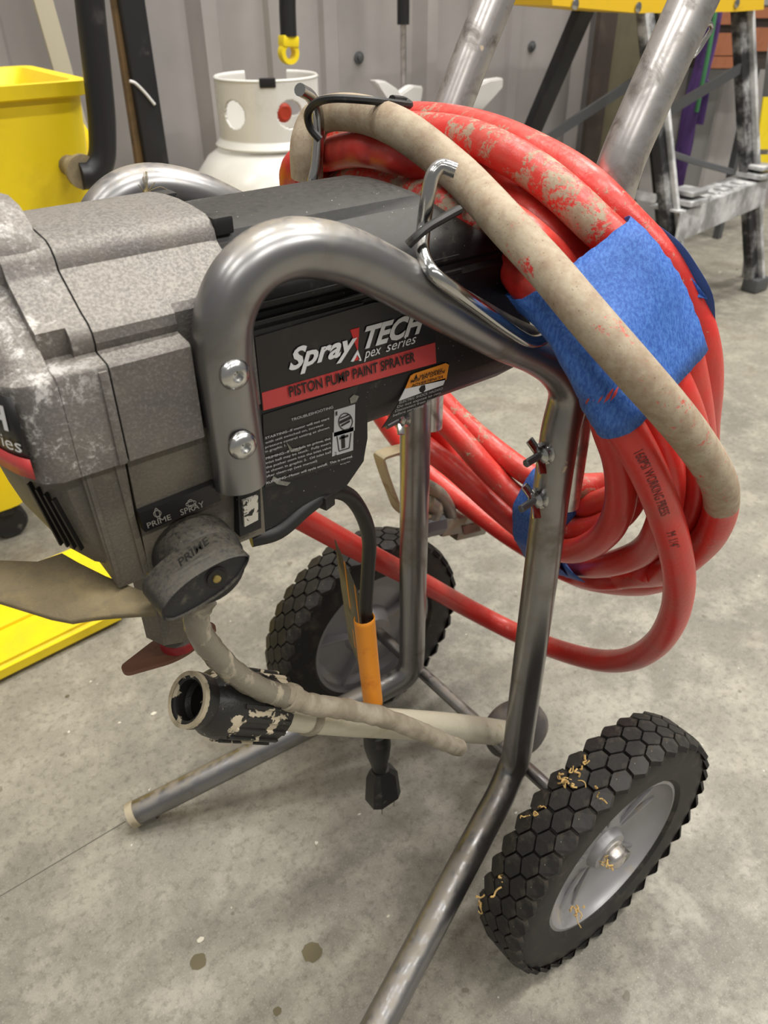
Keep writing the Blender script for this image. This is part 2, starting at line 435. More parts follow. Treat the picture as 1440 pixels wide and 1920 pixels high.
# handle tubes behind the legs
for yy in (YN, YF):
    bm = bmesh.new()
    pts = [(.372, yy, .395), (.372, yy, .45), (.372, yy, .53), (.3715, yy, .585), (.376, yy, .612), (.3895, yy, .640), (.416, yy, .688), (.47, yy, .785), (.53, yy, .89)]
    path = crom(pts, 6); rad = [.0095 if p.z < .5 else min(.0124, .0095+(p.z-.5)*.04) for p in path]
    tube(bm, path, rad, 20); h = mesh_obj('handle_tube', bm, M_HANDLE, root, smooth=60)
    if yy == YN:   # small chrome hook on the rear of the handle
        bm = bmesh.new(); q = [P(1296, 60, 1, YN), P(1316, 50, 1, YN+.004), P(1331, 44, 1, YN+.004), P(1334, 54, 1, YN+.004), P(1322, 74, 1, YN+.004), P(1308, 96, 1, YN+.004), P(1298, 106, 1, YN+.004), P(1284, 108, 1, YN+.004), P(1262, 104, 1, YN)]
        tube(bm, crom(q, 4), .0013, 8); mesh_obj('wire_clip', bm, M_CHROME, h)
    # bolts with wing nuts
    for px, py in ((1024, 848), (1014, 932)):
        q = P(px, py, 1, YN); q = Vector((.356, yy, q.z))
        bm = bmesh.new(); s = -1
        lathe(bm, [(.0075, 0), (.0075, .0014), (.0055, .0018), (.0055, .006), (.003, .007)], q+Vector((-.0115, 0, 0)), (-1, s*.25, .1), 16)
        for a in (-.9, 2.2):
            dv = Vector((-.35, math.cos(a)*s, math.sin(a))).normalized(); c0 = q+Vector((-.0165, 0, 0))
            bar(bm, c0, c0+dv*.0125, .006, .0022, side=(1, 0, 0), bev=.0008)
        wn = mesh_obj('wing_nut', bm, M_CHROME, root)
        bm = bmesh.new(); lathe(bm, [(.0026, 0), (.0026, .014), (.0018, .0148)], q+Vector((-.0165, 0, 0)), (-1, -.1, -.05), 12)
        mesh_obj('bolt_end', bm, M_GREYBAR, wn)

# hose hooks: bent chrome rods
bm = bmesh.new(); hk = [P(1028, 616, 1, .276), P(1020, 634, 1, .272), P(996, 640, 1, .2705), P(955, 618, 1, .2705), P(905, 582, 1, .2705), P(852, 543, 1, .271), P(812, 512, 1, .275), P(794, 480, 1, .284), P(794, 430, 1, .298), P(802, 370, 1, .298), P(812, 326, 1, .298), P(828, 312, 1, .297), P(855, 320, 1, .292)]
tube(bm, crom(hk, 6), .0035, 12); mesh_obj('hose_hook', bm, M_CHROME, root, smooth=60)
bm = bmesh.new(); hk2 = [P(562, 168, 1, .418), P(583, 182, 1, .424), P(594, 205, 1, .426), P(597, 250, 1, .426), P(593, 310, 1, .426), P(587, 345, 1, .426), P(600, 375, 1, .428), P(640, 410, 1, .430)]
tube(bm, crom(hk2, 6), .0035, 12); mesh_obj('hose_hook', bm, M_CHROME, root, smooth=60)

# axle and wheels
WR, WW, WX, WZ = .1151, .0415, .3632, .1151
bm = bmesh.new(); tube(bm, [Vector((WX+.006, .175, WZ)), Vector((WX+.006, .545, WZ))], .0062, 14)
mesh_obj('axle', bm, M_TUBE, root)
def hexblock(dy, flip):
    bm = bmesh.new(); R0, R1 = WR-.0042, WR-.0002
    hw, hc = .0074, .0097/WR
    pts = [(-hw, -hc*.10), (-hw*.42, -hc*.98), (hw*.42, -hc*.98), (hw, -hc*.10), (hw, hc*.10), (hw*.42, hc*.98), (-hw*.42, hc*.98), (-hw, hc*.10)]
    rings = []
    for R, sc in ((R0, 1.0), (R1, .90)):
        ring = []
        for u, a in pts:
            y = dy+u*sc; aa = a*sc; edge = min(1, abs(y)/(WW/2)); rr = R-.0035*max(0, edge-.55)**2/.2
            ring.append(bm.verts.new((rr*math.cos(aa), y, rr*math.sin(aa))))
        rings.append(ring)
    n = len(pts)
    for k in range(n): bm.faces.new((rings[0][k], rings[0][(k+1) % n], rings[1][(k+1) % n], rings[1][k]))
    bm.faces.new(rings[1]); bmesh.ops.recalc_face_normals(bm, faces=bm.faces)
    me = D.meshes.new('tread_block'); bm.to_mesh(me); bm.free(); me.materials.append(M_RUB); return me
blk = [hexblock(dy, 0) for dy in (-.0162, -.0054, .0054, .0162)]
for yy, out in ((.198, -1), (.521, 1)):
    c = Vector((WX, yy, WZ))
    bm = bmesh.new(); h = WW/2
    prof = [(.074, -h*.78), (.078, -h*.95), (.094, -h*1.0), (.106, -h*.96), (.1105, -h*.86), (.1112, -h*.5), (.1118, 0), (.1112, h*.5), (.1105, h*.86), (.106, h*.96), (.094, h), (.078, h*.95), (.074, h*.78)]
    lathe(bm, prof, (0, 0, 0), (0, 1, 0), 64, cap=False)
    # the wheel's own empty keeps the tread blocks' shared meshes simple
    wl = D.objects.new('wheel', None); COL.objects.link(wl); wl.parent = root; wl.location = c-root.location; wl.empty_display_size = .02
    def part(nm, bm, mat, sm=35, wl=wl):
        me = D.meshes.new(nm); bmesh.ops.recalc_face_normals(bm, faces=bm.faces); bm.to_mesh(me); bm.free(); me.materials.append(mat); me.shade_smooth(); me.set_sharp_from_angle(angle=math.radians(sm))
        o = D.objects.new(nm, me); COL.objects.link(o); o.parent = wl; return o
    part('tyre', bm, M_RUB)
    bm = bmesh.new(); s = out
    # dished rim, outer face towards `out`
    prof = [(.0755, -h*.80*s), (.0755, h*.80*s), (.072, h*.82*s), (.0705, h*.62*s), (.062, h*.22*s), (.045, h*.04*s), (.027, h*.10*s), (.020, h*.24*s), (.017, h*.56*s), (.011, h*.62*s), (.0065, h*.62*s)]
    lathe(bm, prof, (0, 0, 0), (0, 1, 0), 48, cap=False)
    prof = [(.0755, -h*.80*s), (.071, -h*.80*s), (.0695, -h*.4*s), (.062, -h*.1*s), (.03, -h*.15*s), (.02, -h*.8*s), (.0065, -h*.8*s)]
    lathe(bm, prof, (0, 0, 0), (0, 1, 0), 48, cap=False)
    for k in range(5):
        a = k*2*PI/5+.35
        bar(bm, (math.cos(a)*.018, -h*.28*s, math.sin(a)*.018), (math.cos(a)*.069, -h*.3*s, math.sin(a)*.069), h*.55, .0022, side=(0, 1, 0), bev=.0006)
        for da in (-.16, .16):
            bar(bm, (math.cos(a+da)*.020, h*.12*s, math.sin(a+da)*.020), (math.cos(a+da)*.064, h*.22*s, math.sin(a+da)*.064), h*.16, .003, side=(0, 1, 0), bev=.0009)
    part('wheel_rim', bm, M_RIM)
    bm = bmesh.new(); lathe(bm, [(.0125, h*.60*s), (.0125, h*.66*s), (.0095, h*.72*s), (.0092, h*.95*s), (.0075, h*1.08*s), (.004, h*1.14*s), (.0005, h*1.15*s)], (0, 0, 0), (0, 1, 0), 24, cap=False)
    part('hub_cap', bm, M_HANDLE, 60)
    NB = 36
    for j, me in enumerate(blk):
        for k in range(NB):
            o = D.objects.new('tread_block', me); COL.objects.link(o); o.parent = wl
            o.rotation_euler = (0, -2*PI*(k+(.5 if j % 2 else 0))/NB, 0)

# ------------------------------------------------------------------ pump body
def full(half, x, top=True):
    "near half profile (dy from centre, z) bottom to top -> closed loop at x"
    near = [Vector((x, YC-d, z)) for d, z in half]; far = [Vector((x, YC+d, z)) for d, z in reversed(half[1:-1])]
    return near+far
# black motor housing
hm = [(.0, .4835), (.02, .485), (.036, .490), (.050, .501), (.0572, .514), (.0578, .525), (.0578, .571), (.0535, .5728), (.0528, .5752), (.0548, .5775), (.0540, .5845), (.0500, .5905), (.0345, .6010), (.0325, .6020), (.0300, .6065), (.0245, .6085), (.012, .6100), (.0, .6105)]
def shr(h, k, zc=.545): return [(d*k, zc+(z-zc)*k) for d, z in h]
bm = bmesh.new(); slant = lambda h, dx: [Vector((p.x+.340-max(0, p.z-.558)*1.35, p.y, p.z)) for p in full(h, dx)]
secs = [full(hm, .142), full(hm, .22), slant(hm, -.008), slant(shr(hm, .98), -.003), slant(shr(hm, .90), .0), slant(shr(hm, .55), .001)]
loft(bm, secs); motor = mesh_obj('motor_housing', bm, M_BLACK, root, smooth=28)
# seam lip and clip tabs at the front of the black cover
for dd, z in ((.0285, .6095), (-.0285, .6095)):
    bm = bmesh.new(); box(bm, (.158, YC-dd, z), (.010, .010, .008), bev=.0015); mesh_obj('cover_tab', bm, M_BLACK, motor)
# fins on the near side top shoulder
bm = bmesh.new()
for z, d in ((.5725, .0568), (.5795, .0545)):
    bar(bm, (.150, YC-d, z), (.278, YC-d, z), .0018, .0022)
mesh_obj('shoulder_rib', bm, M_BLACK, motor)

# grey gear housing, middle piece
hg = [(.0, .535), (.060, .535), (.0725, .535), (.0725, .5765), (.0715, .5778), (.0630, .5790), (.0612, .5795), (.0622, .5830), (.0612, .5872), (.0582, .5903), (.0530, .5926), (.0370, .6035), (.0352, .6050), (.0340, .6095), (.0312, .6128), (.0270, .6148), (.014, .6160), (.0, .6165)]
hg2 = [(min(d, .0605), z) for d, z in hg]
bm = bmesh.new(); loft(bm, [full(hg, .0842), full(hg, .118)], caps=True); loft(bm, [full(hg2, .118), full(hg2, .150), full(shr(hg2, .992), .153)], caps=True)
gear = mesh_obj('gear_housing', bm, M_CAST, root, smooth=28)
# front cover: patch + nose
bm = bmesh.new()
hn = [(.0572 if abs(d-.0612) < .0002 and z < .583 else .0580 if abs(d-.0622) < .0001 else .0578 if abs(d-.0612) < .0002 else d, z) for d, z in hg]
loft(bm, [full(hn, .0640), full(hn, .0752)]); loft(bm, [full(hg, .0752), full(hg, .0834)])
hb = [(.0, .535), (.060, .535), (.0725, .535), (.0725, .5745), (.071, .5765), (.066, .5775), (.0620, .5795), (.0570, .5850), (.0500, .5885), (.0345, .5985), (.0335, .6000), (.0318, .6060), (.0275, .6090), (.014, .6105), (.0, .611)]
def nose(k_in, dz=0): return [(max(d-k_in, 0) if d > .03 else d*max(0, 1-k_in/.0725), z-dz*(1 if z > .55 else 0)) for d, z in hb]
loft(bm, [full(hb, .0642), full(hb, .0570), full(nose(.0035, .0005), .0505), full(nose(.0115, .0015), .0460), full(nose(.0195, .003), .0435), full(nose(.038, .006), .0385), full(nose(.058, .010), .0358)])
cover = mesh_obj('front_cover', bm, M_CAST, root, smooth=40)
# notch block + hump on the cover
bm = bmesh.new()
hh = [(.0, .60), (.0335, .60), (.0330, .6085), (.0300, .6160), (.0240, .6225), (.014, .6275), (.0, .6290)]
loft(bm, [full([(d*.45, .60+(z-.60)*.35) for d, z in hh], .037), full([(d*.8, .60+(z-.60)*.75) for d, z in hh], .045), full([(d*.95, .60+(z-.6)*.95) for d, z in hh], .055), full(hh, .066), full(hh, .0755), full([(d*.985, .60+(z-.6)*.95) for d, z in hh], .0805)])
mesh_obj('cover_hump', bm, M_CAST, cover, smooth=40)
bm = bmesh.new()
a = [P(238, 838, 1, .2865)]
for (x0_, x1_) in ((.0795, .0828),): box(bm, ((x0_+x1_)/2, .2868, .5555), (x1_-x0_, .0018, .041), bev=.0005)
mesh_obj('seam_lip', bm, M_CAST, cover)
# dark seam gap: black infill stands in for the shade inside the joint
bm = bmesh.new(); loft(bm, [full([(max(d-.0012, 0), z-.0012 if z > .54 else z+.001) for d, z in hg], .0830), full([(max(d-.0012, 0), z-.0012 if z > .54 else z+.001) for d, z in hg], .0846)])
mesh_obj('seam_gap_dark', bm, M_BLKP, gear)

# lower grimy block under the skirt, with its tapering ribbed nose
def plan(inset, dx, z, xr):
    pts = [(xr, YC-(.0680-inset)), (.066+dx, YC-(.0680-inset)), (.0585+dx, YC-(.0660-inset)), (.0520+dx, YC-(.0560-inset*.8)), (.0465+dx, YC-(.036-inset*.5)), (.0440+dx, YC-.012)]
    return [Vector((x, y, z)) for x, y in pts]+[Vector((x, 2*YC-y, z)) for x, y in reversed(pts)]
bm = bmesh.new()
loft(bm, [plan(.002, 0, .536, .0834), plan(.003, .001, .520, .0834), plan(.006, .005, .497, .0834), plan(.010, .0135, .4765, .0834)])
low = mesh_obj('lower_housing', bm, M_LOW, root, smooth=30)
bm = bmesh.new()
sec = lambda z, i, x0, x1: [Vector((x0, YC-.0685+i, z)), Vector((x1, YC-.0685+i, z)), Vector((x1, YC+.0685-i, z)), Vector((x0, YC+.0685-i, z))]
loft(bm, [sec(.536, 0, .0646, .0832), sec(.500, .0035, .0668, .0832), sec(.4665, .0075, .0700, .0832)])
bm2 = bmesh.new()
loft(bm, [sec(.536, .0015, .0846, .1465), sec(.500, .0035, .0846, .1465), sec(.4655, .0060, .0846, .1465)])
mesh_obj('valve_block', bm, M_LOW, low, smooth=0); mesh_obj('valve_block', bm2, M_LOW, low, smooth=0)
bm = bmesh.new()   # vertical ribs
for x, w, y in ((.0672, .0022, -.0688), (.0800, .0030, -.0690)):
    bar(bm, (x, YC+y+.0006, .534), (x+.0035, YC+y+.0072, .470), w, .0016, side=(1, 0, 0), bev=.0004)
mesh_obj('vertical_rib', bm, M_LOW, low)
bm = bmesh.new()   # louvre slots on the nose
for k in range(4):
    x = .0490+k*.0017; y = YC-.046-k*.0046
    bar(bm, (x-.0003, y, .525-k*.001), (x+.0058, y+.0038, .488+k*.001), .0010, .0022, side=(.6, -1, 0))
mesh_obj('louvre_slot', bm, M_BLKP, low)

# control panel (black) carrying the printed instructions
bm = bmesh.new()
q = [(.1472, .4625), (.185, .4655), (.2005, .470), (.2125, .4815), (.2145, .4955), (.2150, .525), (.2150, .571), (.1472, .571)]
poly = [Vector((p[0], YC-.0590, p[1])) for p in q]
extr(bm, poly, (0, .05, 0)); bmesh.ops.bevel(bm, geom=[e for e in bm.edges if abs(e.verts[0].co.y-e.verts[1].co.y) < 1e-5 and e.verts[0].co.y < .31], offset=.0012, segments=2, affect='EDGES')
panel = mesh_obj('control_panel', bm, M_BLACK, root, smooth=30)

# ---- printed films
YL = YC-.0595
LX = lambda px, py: P(px, py, 1, YL)
def film(name, pix, mat, parent, dy=0, y=YL, th=.0004):
    bm = bmesh.new(); pts = [P(a, b, 1, y+dy) for a, b in pix]; extr(bm, pts, (0, th, 0)); return mesh_obj(name, bm, mat, parent, smooth=0)
_tc = {}
def text_verts(s, bold=0., shear=0.):
    cu = D.curves.new('t', 'FONT'); cu.body = s; cu.size = 1; cu.shear = shear; cu.offset = bold; cu.resolution_u = 3
    o = D.objects.new('t', cu); COL.objects.link(o); dg = bpy.context.evaluated_depsgraph_get(); dg.update()
    me = D.meshes.new_from_object(o.evaluated_get(dg)); D.objects.remove(o); D.curves.remove(cu)
    v = [tuple(x.co) for x in me.vertices]; f = [tuple(p.vertices) for p in me.polygons]; D.meshes.remove(me)
    return v, f
def lettering(s, o, bx, by, parent, mat, bold=0, shear=0, bb=None, lift=(0, -1, 0), h=.0003, name='lettering', fit=True):
    "text whose box corner is o, width vector bx, cap height vector by"
    v, f = text_verts(s, bold, shear)
    xs = [p[0] for p in v]; x0, x1 = min(xs), max(xs)
    n = Vector(lift)*h
    cap = .73
    bm = bmesh.new(); vs = [bm.verts.new(o+bx*((p[0]-x0)/(x1-x0))+by*(p[1]/cap)+n) for p in v]
    for q in f:
        try: bm.faces.new([vs[i] for i in q])
        except ValueError: pass
    me = D.meshes.new(name); bm.to_mesh(me); bm.free(); me.materials.append(mat)
    ob = D.objects.new(name, me); COL.objects.link(ob); me.transform(Matrix.Translation(-world_of(parent))); ob.parent = parent; return ob
def pxtext(s, p0, p1, ptop, parent, mat, y=YL, dy=-.0003, **k):
    a = P(*p0, 1, y+dy); b = P(*p1, 1, y+dy); c = P(*ptop, 1, y+dy); return lettering(s, a, b-a, c-a, parent, mat, **k)

lab = film('brand_label', [(478, 633), (492, 770), (818, 680), (808, 560), (700, 568)], M_LABEL, root, -.0003)
film('red_stripe', [(491, 737), (494, 770), (818, 681), (816, 642)], M_RED, lab, -.0006)
pxtext('Spray', (541, 694), (664, 659), (548, 652), lab, M_WHITE, dy=-.0007, bold=.032, shear=.12)
pxtext('TECH', (677, 654), (789, 622), (686, 612), lab, M_WHITE, dy=-.0007, bold=.04, shear=.12)
film('red_y_stroke', [(657, 619), (671, 660), (672, 640), (674, 614)], M_REDP, lab, -.0007)
0 and film('white_y_stroke', [(671, 660), (678, 659), (693, 615), (682, 614)], M_WHITE, lab, -.0008)
0 and film('white_y_tail', [(646, 673), (652, 670), (660, 664), (672, 664), (668, 672), (660, 678), (646, 680)], M_WHITE, lab, -.00085)
film('white_a_peak', [(658, 678), (671, 656), (678, 676), (674, 677), (670, 666), (663, 678)], M_WHITE, lab, -.0009)
film('red_a_fill', [(664, 677), (670, 665), (675, 674)], M_REDP, lab, -.0009)
pxtext('pex', (683, 672), (713, 663), (685, 652), lab, M_WHITE, dy=-.0008, shear=.15)
pxtext('series', (723, 660), (778, 643), (726, 640), lab, M_WHITE, dy=-.0008, shear=.15)
pxtext('PISTON PUMP PAINT SPRAYER', (543, 744), (778, 677), (540, 724), lab, M_BLKP, dy=-.0011, bold=.018)

lab2 = film('instruction_label', [(493, 778), (497, 915), (660, 862), (667, 740), (672, 722)], M_LABEL, root, -.0002)
def _l(t, x, y, x1, h=4.3, bo=.0): return (t, (x, y), (x1, y-.315*(x1-x)), h, bo)
ln = [_l('TROUBLESHOOTING', 538, 792, 624, 5), _l('STARTING--If motor will not start', 489, 826, 617, 4.3, .008), _l('with unit switched on, increase', 489, 834.5, 606), _l('pressure control setting as shown', 489, 843, 617), _l('in graphic 1.', 489, 851, 537),
      _l('PRIMING--If unit fails to prime, the', 490, 864, 619, 4.3, .008), _l('inlet ball may be stuck.  Fully insert', 490, 872.5, 620), _l('the pusher stem into the inlet valve', 490, 881, 620), _l('as shown in graphic 2.  Oil inlet ball', 490, 889.5, 620), _l('after clean-up (see manual)', 490, 898, 594),
      _l('RUNNING--Motor will cycle on/off.  This is normal.', 491, 910, 661, 4.3, .008), _l('P/N 0517809', 630, 874, 656, 2)]
for s, p0, p1, hh_, bo in ln:
    pxtext(s, (p0[0]+8, p0[1]-2.5), p1, (p0[0]-.6+8, p0[1]-hh_-2.5), lab2, M_WHITE2, dy=-.0007, bold=bo+.006)
for k, (x, y, w_, h_) in enumerate(((627, 770, 39, 49), (624, 812, 39, 44))):
    sl = -.30
    pic = film('picture_box', [(x, y), (x-1, y+h_), (x+w_-1, y+h_+sl*w_), (x+w_, y+sl*w_)], M_WHITE2, lab2, -.0006)
    # line drawing: pail with lid / pump over pail
    def ln2(a, b, wd=.0004):
        bm = bmesh.new(); pa = P(*a, 1, YL-.0009); pb = P(*b, 1, YL-.0009); bar(bm, pa, pb, wd, .0002, side=(0, 0, 1) if abs(pb.x-pa.x) > abs(pb.z-pa.z) else (1, 0, 0)); mesh_obj('drawn_line', bm, M_BLKP, lab2, smooth=0)
    cx, cy = x+21, y+h_/2-4
    if k == 0:
        for i in range(14):
            a0, a1 = 2*PI*i/14, 2*PI*(i+1)/14
            ln2((cx+13*math.cos(a0), cy+16*math.sin(a0)), (cx+13*math.cos(a1), cy+16*math.sin(a1)))
        ln2((cx-11, cy+2), (cx+10, cy-8), .0016); ln2((cx-8, cy+8), (cx+8, cy-1), .0010); ln2((cx-10, cy-6), (cx+6, cy-13), .0006)
        pxtext('1', (x+2, y+9), (x+5, y+8), (x+2, y+1), lab2, M_BLKP, dy=-.0009)
    else:
        ln2((cx-13, cy-12), (cx-9, cy+16)); ln2((cx+13, cy-18), (cx+10, cy+10)); ln2((cx-9, cy+16), (cx+10, cy+10)); ln2((cx-2, cy-14), (cx-1, cy+10), .0022); ln2((cx-8, cy-8), (cx+8, cy-13), .0012)
        pxtext('2', (x+3, y+h_-2), (x+7, y+h_-3), (x+3, y+h_-9), lab2, M_BLKP, dy=-.0009)
# torn patches of the label
for pts in (((536, 828), (548, 842), (570, 838), (560, 846), (545, 848)), ((513, 893), (528, 902), (545, 905), (538, 911), (520, 908), (510, 900)), ((656, 748), (664, 740), (673, 743), (668, 754), (658, 757))):
    film('torn_patch', pts, worn('scuffed_film', (110, 108, 100), (150, 146, 136), .5, 200), lab2, -.0008)

# warning sticker on the motor's side
Yw = YC-.0580
wl_ = film('warning_label', [(781, 700), (842, 681), (836, 712), (822, 742), (716, 803), (752, 748)], M_LABEL, root, -.0004, Yw)
film('orange_field', [(770, 705), (776, 701), (836, 681), (842, 684), (837, 712), (760, 729)], M_ORANGE, wl_, -.0008, Yw)
film('white_field', [(760, 729), (836, 709), (831, 722), (748, 752)], M_WHITE, wl_, -.0008, Yw)
for s, a, b in (('WARNING', (786, 708), (828, 695)), ('MISE EN GARDE', (769, 718), (834, 698)), ('ADVERTENCIA', (770, 726), (830, 708))):
    pxtext(s, a, b, (a[0]+1.5, a[1]-5.5), wl_, M_BLKP, y=Yw, dy=-.0011, bold=.02, shear=.1)
film('warning_triangle', [(777, 711), (783, 709), (781, 702)], M_BLKP, wl_, -.0011, Yw)
film('hand_symbol', [(786, 730), (790, 724), (797, 722), (798, 730), (793, 737), (788, 735)], M_BLKP, wl_, -.0011, Yw)
for k, s in enumerate(('ELECTRIC SHOCK HAZARD', 'Do not expose to rain', 'Disconnect from power', 'before servicing. Store')):
    pxtext(s, (748-4*k, 757+8*k), (829-4*k, 730+8*k), (749-4*k, 752+8*k), wl_, M_WHITE2, y=Yw, dy=-.0008)

# PRIME / SPRAY strip
Yp = .2912
ps = film('valve_label', [(261, 963), (272, 998), (415, 938), (405, 905)], M_FACE, root, 0, Yp-.0015, .004)
M_DIMW = plain('dim_white_print', (126, 124, 116), .6)
pxtext('PRIME', (277, 990), (321, 973), (274, 980), ps, M_DIMW, y=Yp-.0015, bold=.005)
pxtext('SPRAY', (339, 966), (383, 949), (336, 955), ps, M_DIMW, y=Yp-.0015, bold=.005)
def ringpx(cx, cy, rx, ry, a, name, parent, y):
    bm = bmesh.new(); pts = []
    for i in range(17):
        t = 2*PI*i/16; u, v = rx*math.cos(t), ry*math.sin(t); pts.append(P(cx+u*math.cos(a)-v*math.sin(a), cy+u*math.sin(a)+v*math.cos(a), 1, y))
    tube(bm, pts, .00018, 5, cap=False); mesh_obj(name, bm, M_DIMW, parent)
for cx, cy, a in ((295, 963, -.3+PI/2), (358, 944, -.3)):
    ringpx(cx, cy, 10, 4, a, 'valve_symbol', ps, Yp-.0018); ringpx(cx, cy, 6, 7, a, 'valve_symbol', ps, Yp-.0018)

# rocker switch with a worn white face
bm = bmesh.new(); pts = [P(446, 925, 1, .2905), P(450, 1007, 1, .2905), P(490, 990, 1, .2905), P(488, 915, 1, .2905)]
extr(bm, pts, (0, .012, 0)); sw = mesh_obj('switch_frame', bm, M_BLACK, root, smooth=0)
bm = bmesh.new(); pts = [P(456, 940, 1, .2888), P(459, 988, 1, .2893), P(484, 975, 1, .2893), P(484, 930, 1, .2888)]
extr(bm, pts, (0, .006, 0)); mesh_obj('rocker', bm, (lambda s: s.set(s.mix(s.ramp(s.noise(170, 3, .6, 1.5), .53, .56), s2l((196, 192, 180)), s2l((24, 23, 22))), .4, 0))(NT('chipped_white_rocker')), sw, smooth=0)

# label wrapping the nose of the cover
nc = crom([(.0560, .2865, 0), (.0502, .2895, 0), (.0455, .2975, 0), (.0430, .3055, 0), (.0380, .3245, 0), (.0352, .3450, 0), (.0346, .3595, 0)], 6)
def noseP(s, z, off=.0009):
    "s = arc length from the near corner"
    i = 0; L = s
    while i < len(nc)-2 and L > (nc[i+1]-nc[i]).length: L -= (nc[i+1]-nc[i]).length; i += 1
    t = (nc[i+1]-nc[i]).normalized(); p = nc[i]+t*L; n = Vector((-abs(t.y), -abs(t.x), 0)).normalized()
    return Vector((p.x, p.y, z))+n*off
def nband(name, z0, z1, s0, s1, mat, parent, off):
    bm = bmesh.new(); N_ = 16; A = [bm.verts.new(noseP(s0+(s1-s0)*i/N_, z0, off)) for i in range(N_+1)]; B_ = [bm.verts.new(noseP(s0+(s1-s0)*i/N_, z1, off)) for i in range(N_+1)]
    for i in range(N_): bm.faces.new((A[i], A[i+1], B_[i+1], B_[i]))
    return mesh_obj(name, bm, mat, parent, solid=.0003)
nl = nband('nose_label', .5435, .5735, .0085, .07, M_FACE, root, .0012); nband('red_stripe', .5385, .5475, .0085, .07, M_RED, nl, .0016)
def nose_text(s, s_end, wid, z0, h_, bold, shear):
    v, f = text_verts(s, bold, shear); xs = [p[0] for p in v]; a, b = min(xs), max(xs)
    bm = bmesh.new(); vs = [bm.verts.new(noseP(s_end+wid*(b-p[0])/(b-a), z0+h_*p[1]/.73, .0017)) for p in v]
    for q in f:
        try: bm.faces.new([vs[i] for i in q])
        except ValueError: pass
    me = D.meshes.new('lettering'); bm.to_mesh(me); bm.free(); me.materials.append(M_WHITE); ob = D.objects.new('lettering', me); COL.objects.link(ob)
    me.transform(Matrix.Translation(-world_of(nl))); ob.parent = nl
nose_text('TECH', .0135, .034, .5590, .0105, .04, .12); nose_text('series', .0105, .026, .5500, .0065, 0, .15)

# prime knob: round base with a raised finger bar
KB = Vector((.0965, .2905, .5000))
bm = bmesh.new()
ka = Vector((-.10, -1, -.02)).normalized()
KB = P(368, 1040, 1, .290)
lathe(bm, [(.0200, -.004), (.0205, .004), (.0200, .010), (.0185, .015), (.0150, .0185), (.009, .0205), (.0005, .021)], KB, ka, 32, cap=False)
knob = mesh_obj('prime_knob', bm, M_KNOB, root, smooth=45)
# bar: rounded outline in the knob's face plane, extruded outward
fx = Vector((math.cos(.22), 0, math.sin(.22))); fz = ka.cross(fx).normalized(); fz = fz if fz.z > 0 else -fz
Yb = .2545
o3 = [P(x, y, 1, Yb) for x, y in ((303, 1151), (307, 1162), (321, 1164), (342, 1156), (382, 1134), (428, 1102), (457, 1070), (468, 1042), (456, 1039), (430, 1044), (394, 1061), (350, 1089), (319, 1118), (305, 1138))]
bm = bmesh.new()
o3 = crom(o3+[o3[0]], 3)[:-1]
cen = sum(o3, Vector())/len(o3)
back = [p+Vector((0, .0205, 0)) for p in o3]
a = [bm.verts.new(cen+(p-cen)*1.0) for p in back]; b = [bm.verts.new(p) for p in o3]; c_ = [bm.verts.new(cen+(p-cen)*.965+Vector((0, -.0006, 0))) for p in o3]; d_ = [bm.verts.new(cen+(p-cen)*.945+Vector((0, .0008, 0))) for p in o3]
n = len(o3)
for r1, r2 in ((a, b), (b, c_), (c_, d_)):
    for i in range(n): bm.faces.new((r1[i], r1[(i+1) % n], r2[(i+1) % n], r2[i]))
bm.faces.new(d_)
bm.faces.new(a[::-1])
kb = mesh_obj('finger_bar', bm, M_KNOB, knob, smooth=40)
q = P(405, 1083, 1, Yb+.0002)
bm = bmesh.new(); lathe(bm, [(.0052, .0000), (.0052, -.0010), (.0044, -.0008), (.0042, .0008), (.0040, .0008)], q, ka, 24, cap=True); mesh_obj('knob_recess', bm, M_BLKP, knob)
bm = bmesh.new(); lathe(bm, [(.0018, -.001), (.0018, .0016), (.0012, .0020)], q, ka, 16); mesh_obj('brass_pin', bm, M_BRASS, knob)
a = P(338, 1062, 1, .262); b = P(392, 1018, 1, .262); c = P(332, 1048, 1, .262)
lettering('PRIME', a, b-a, c-a, knob, plain('moulded_letter', (44, 43, 42), .4), bold=.02, name='moulded_word')

# inlet valve under the block: hex body, threaded neck, red ring, tab plate
IV = Vector((.1, .325, .466)); IV.x = P(330, 1180, 1, .325).x
Z1, Z2, Z3 = P(330, 1176, 1, .325).z, P(330, 1196, 1, .325).z, P(330, 1208, 1, .325).z
def lathev(nm, prof, mat, seg, sm=35, c=IV, tilt=(.0, 0, -1)):
    bm = bmesh.new(); lathe(bm, prof, c, tilt, seg); return mesh_obj(nm, bm, mat, root, smooth=sm)
lathev('inlet_body', [(.0165, -.006), (.0165, .466-Z1-.002), (.0140, .466-Z1)], M_LOW, 8, 20)
prof = [(.0100, .466-Z1-.001)]; nt = 5; dz_ = (Z1-Z2)/nt
for k in range(nt): prof += [(.0098, .466-Z1+dz_*(k+.2)), (.0088, .466-Z1+dz_*(k+.7))]
inl = lathev('threaded_neck', prof, M_LOW, 24)
lathev('rubber_ring', [(.0088, .466-Z2-.001), (.0100, .466-Z2), (.0102, .466-Z3), (.0090, .466-Z3+.0004)], M_REDR, 24)
ct = Vector((IV.x, IV.y, Z3)); ang = .0
bm = bmesh.new(); pts = []
dirx = (P(368, 1190, 2, ct.z)-P(272, 1238, 2, ct.z)); L = .052; dirx.normalize(); diry = Vector((-dirx.y, dirx.x, 0))
mid = (P(368, 1186, 2, ct.z)+P(272, 1236, 2, ct.z))/2
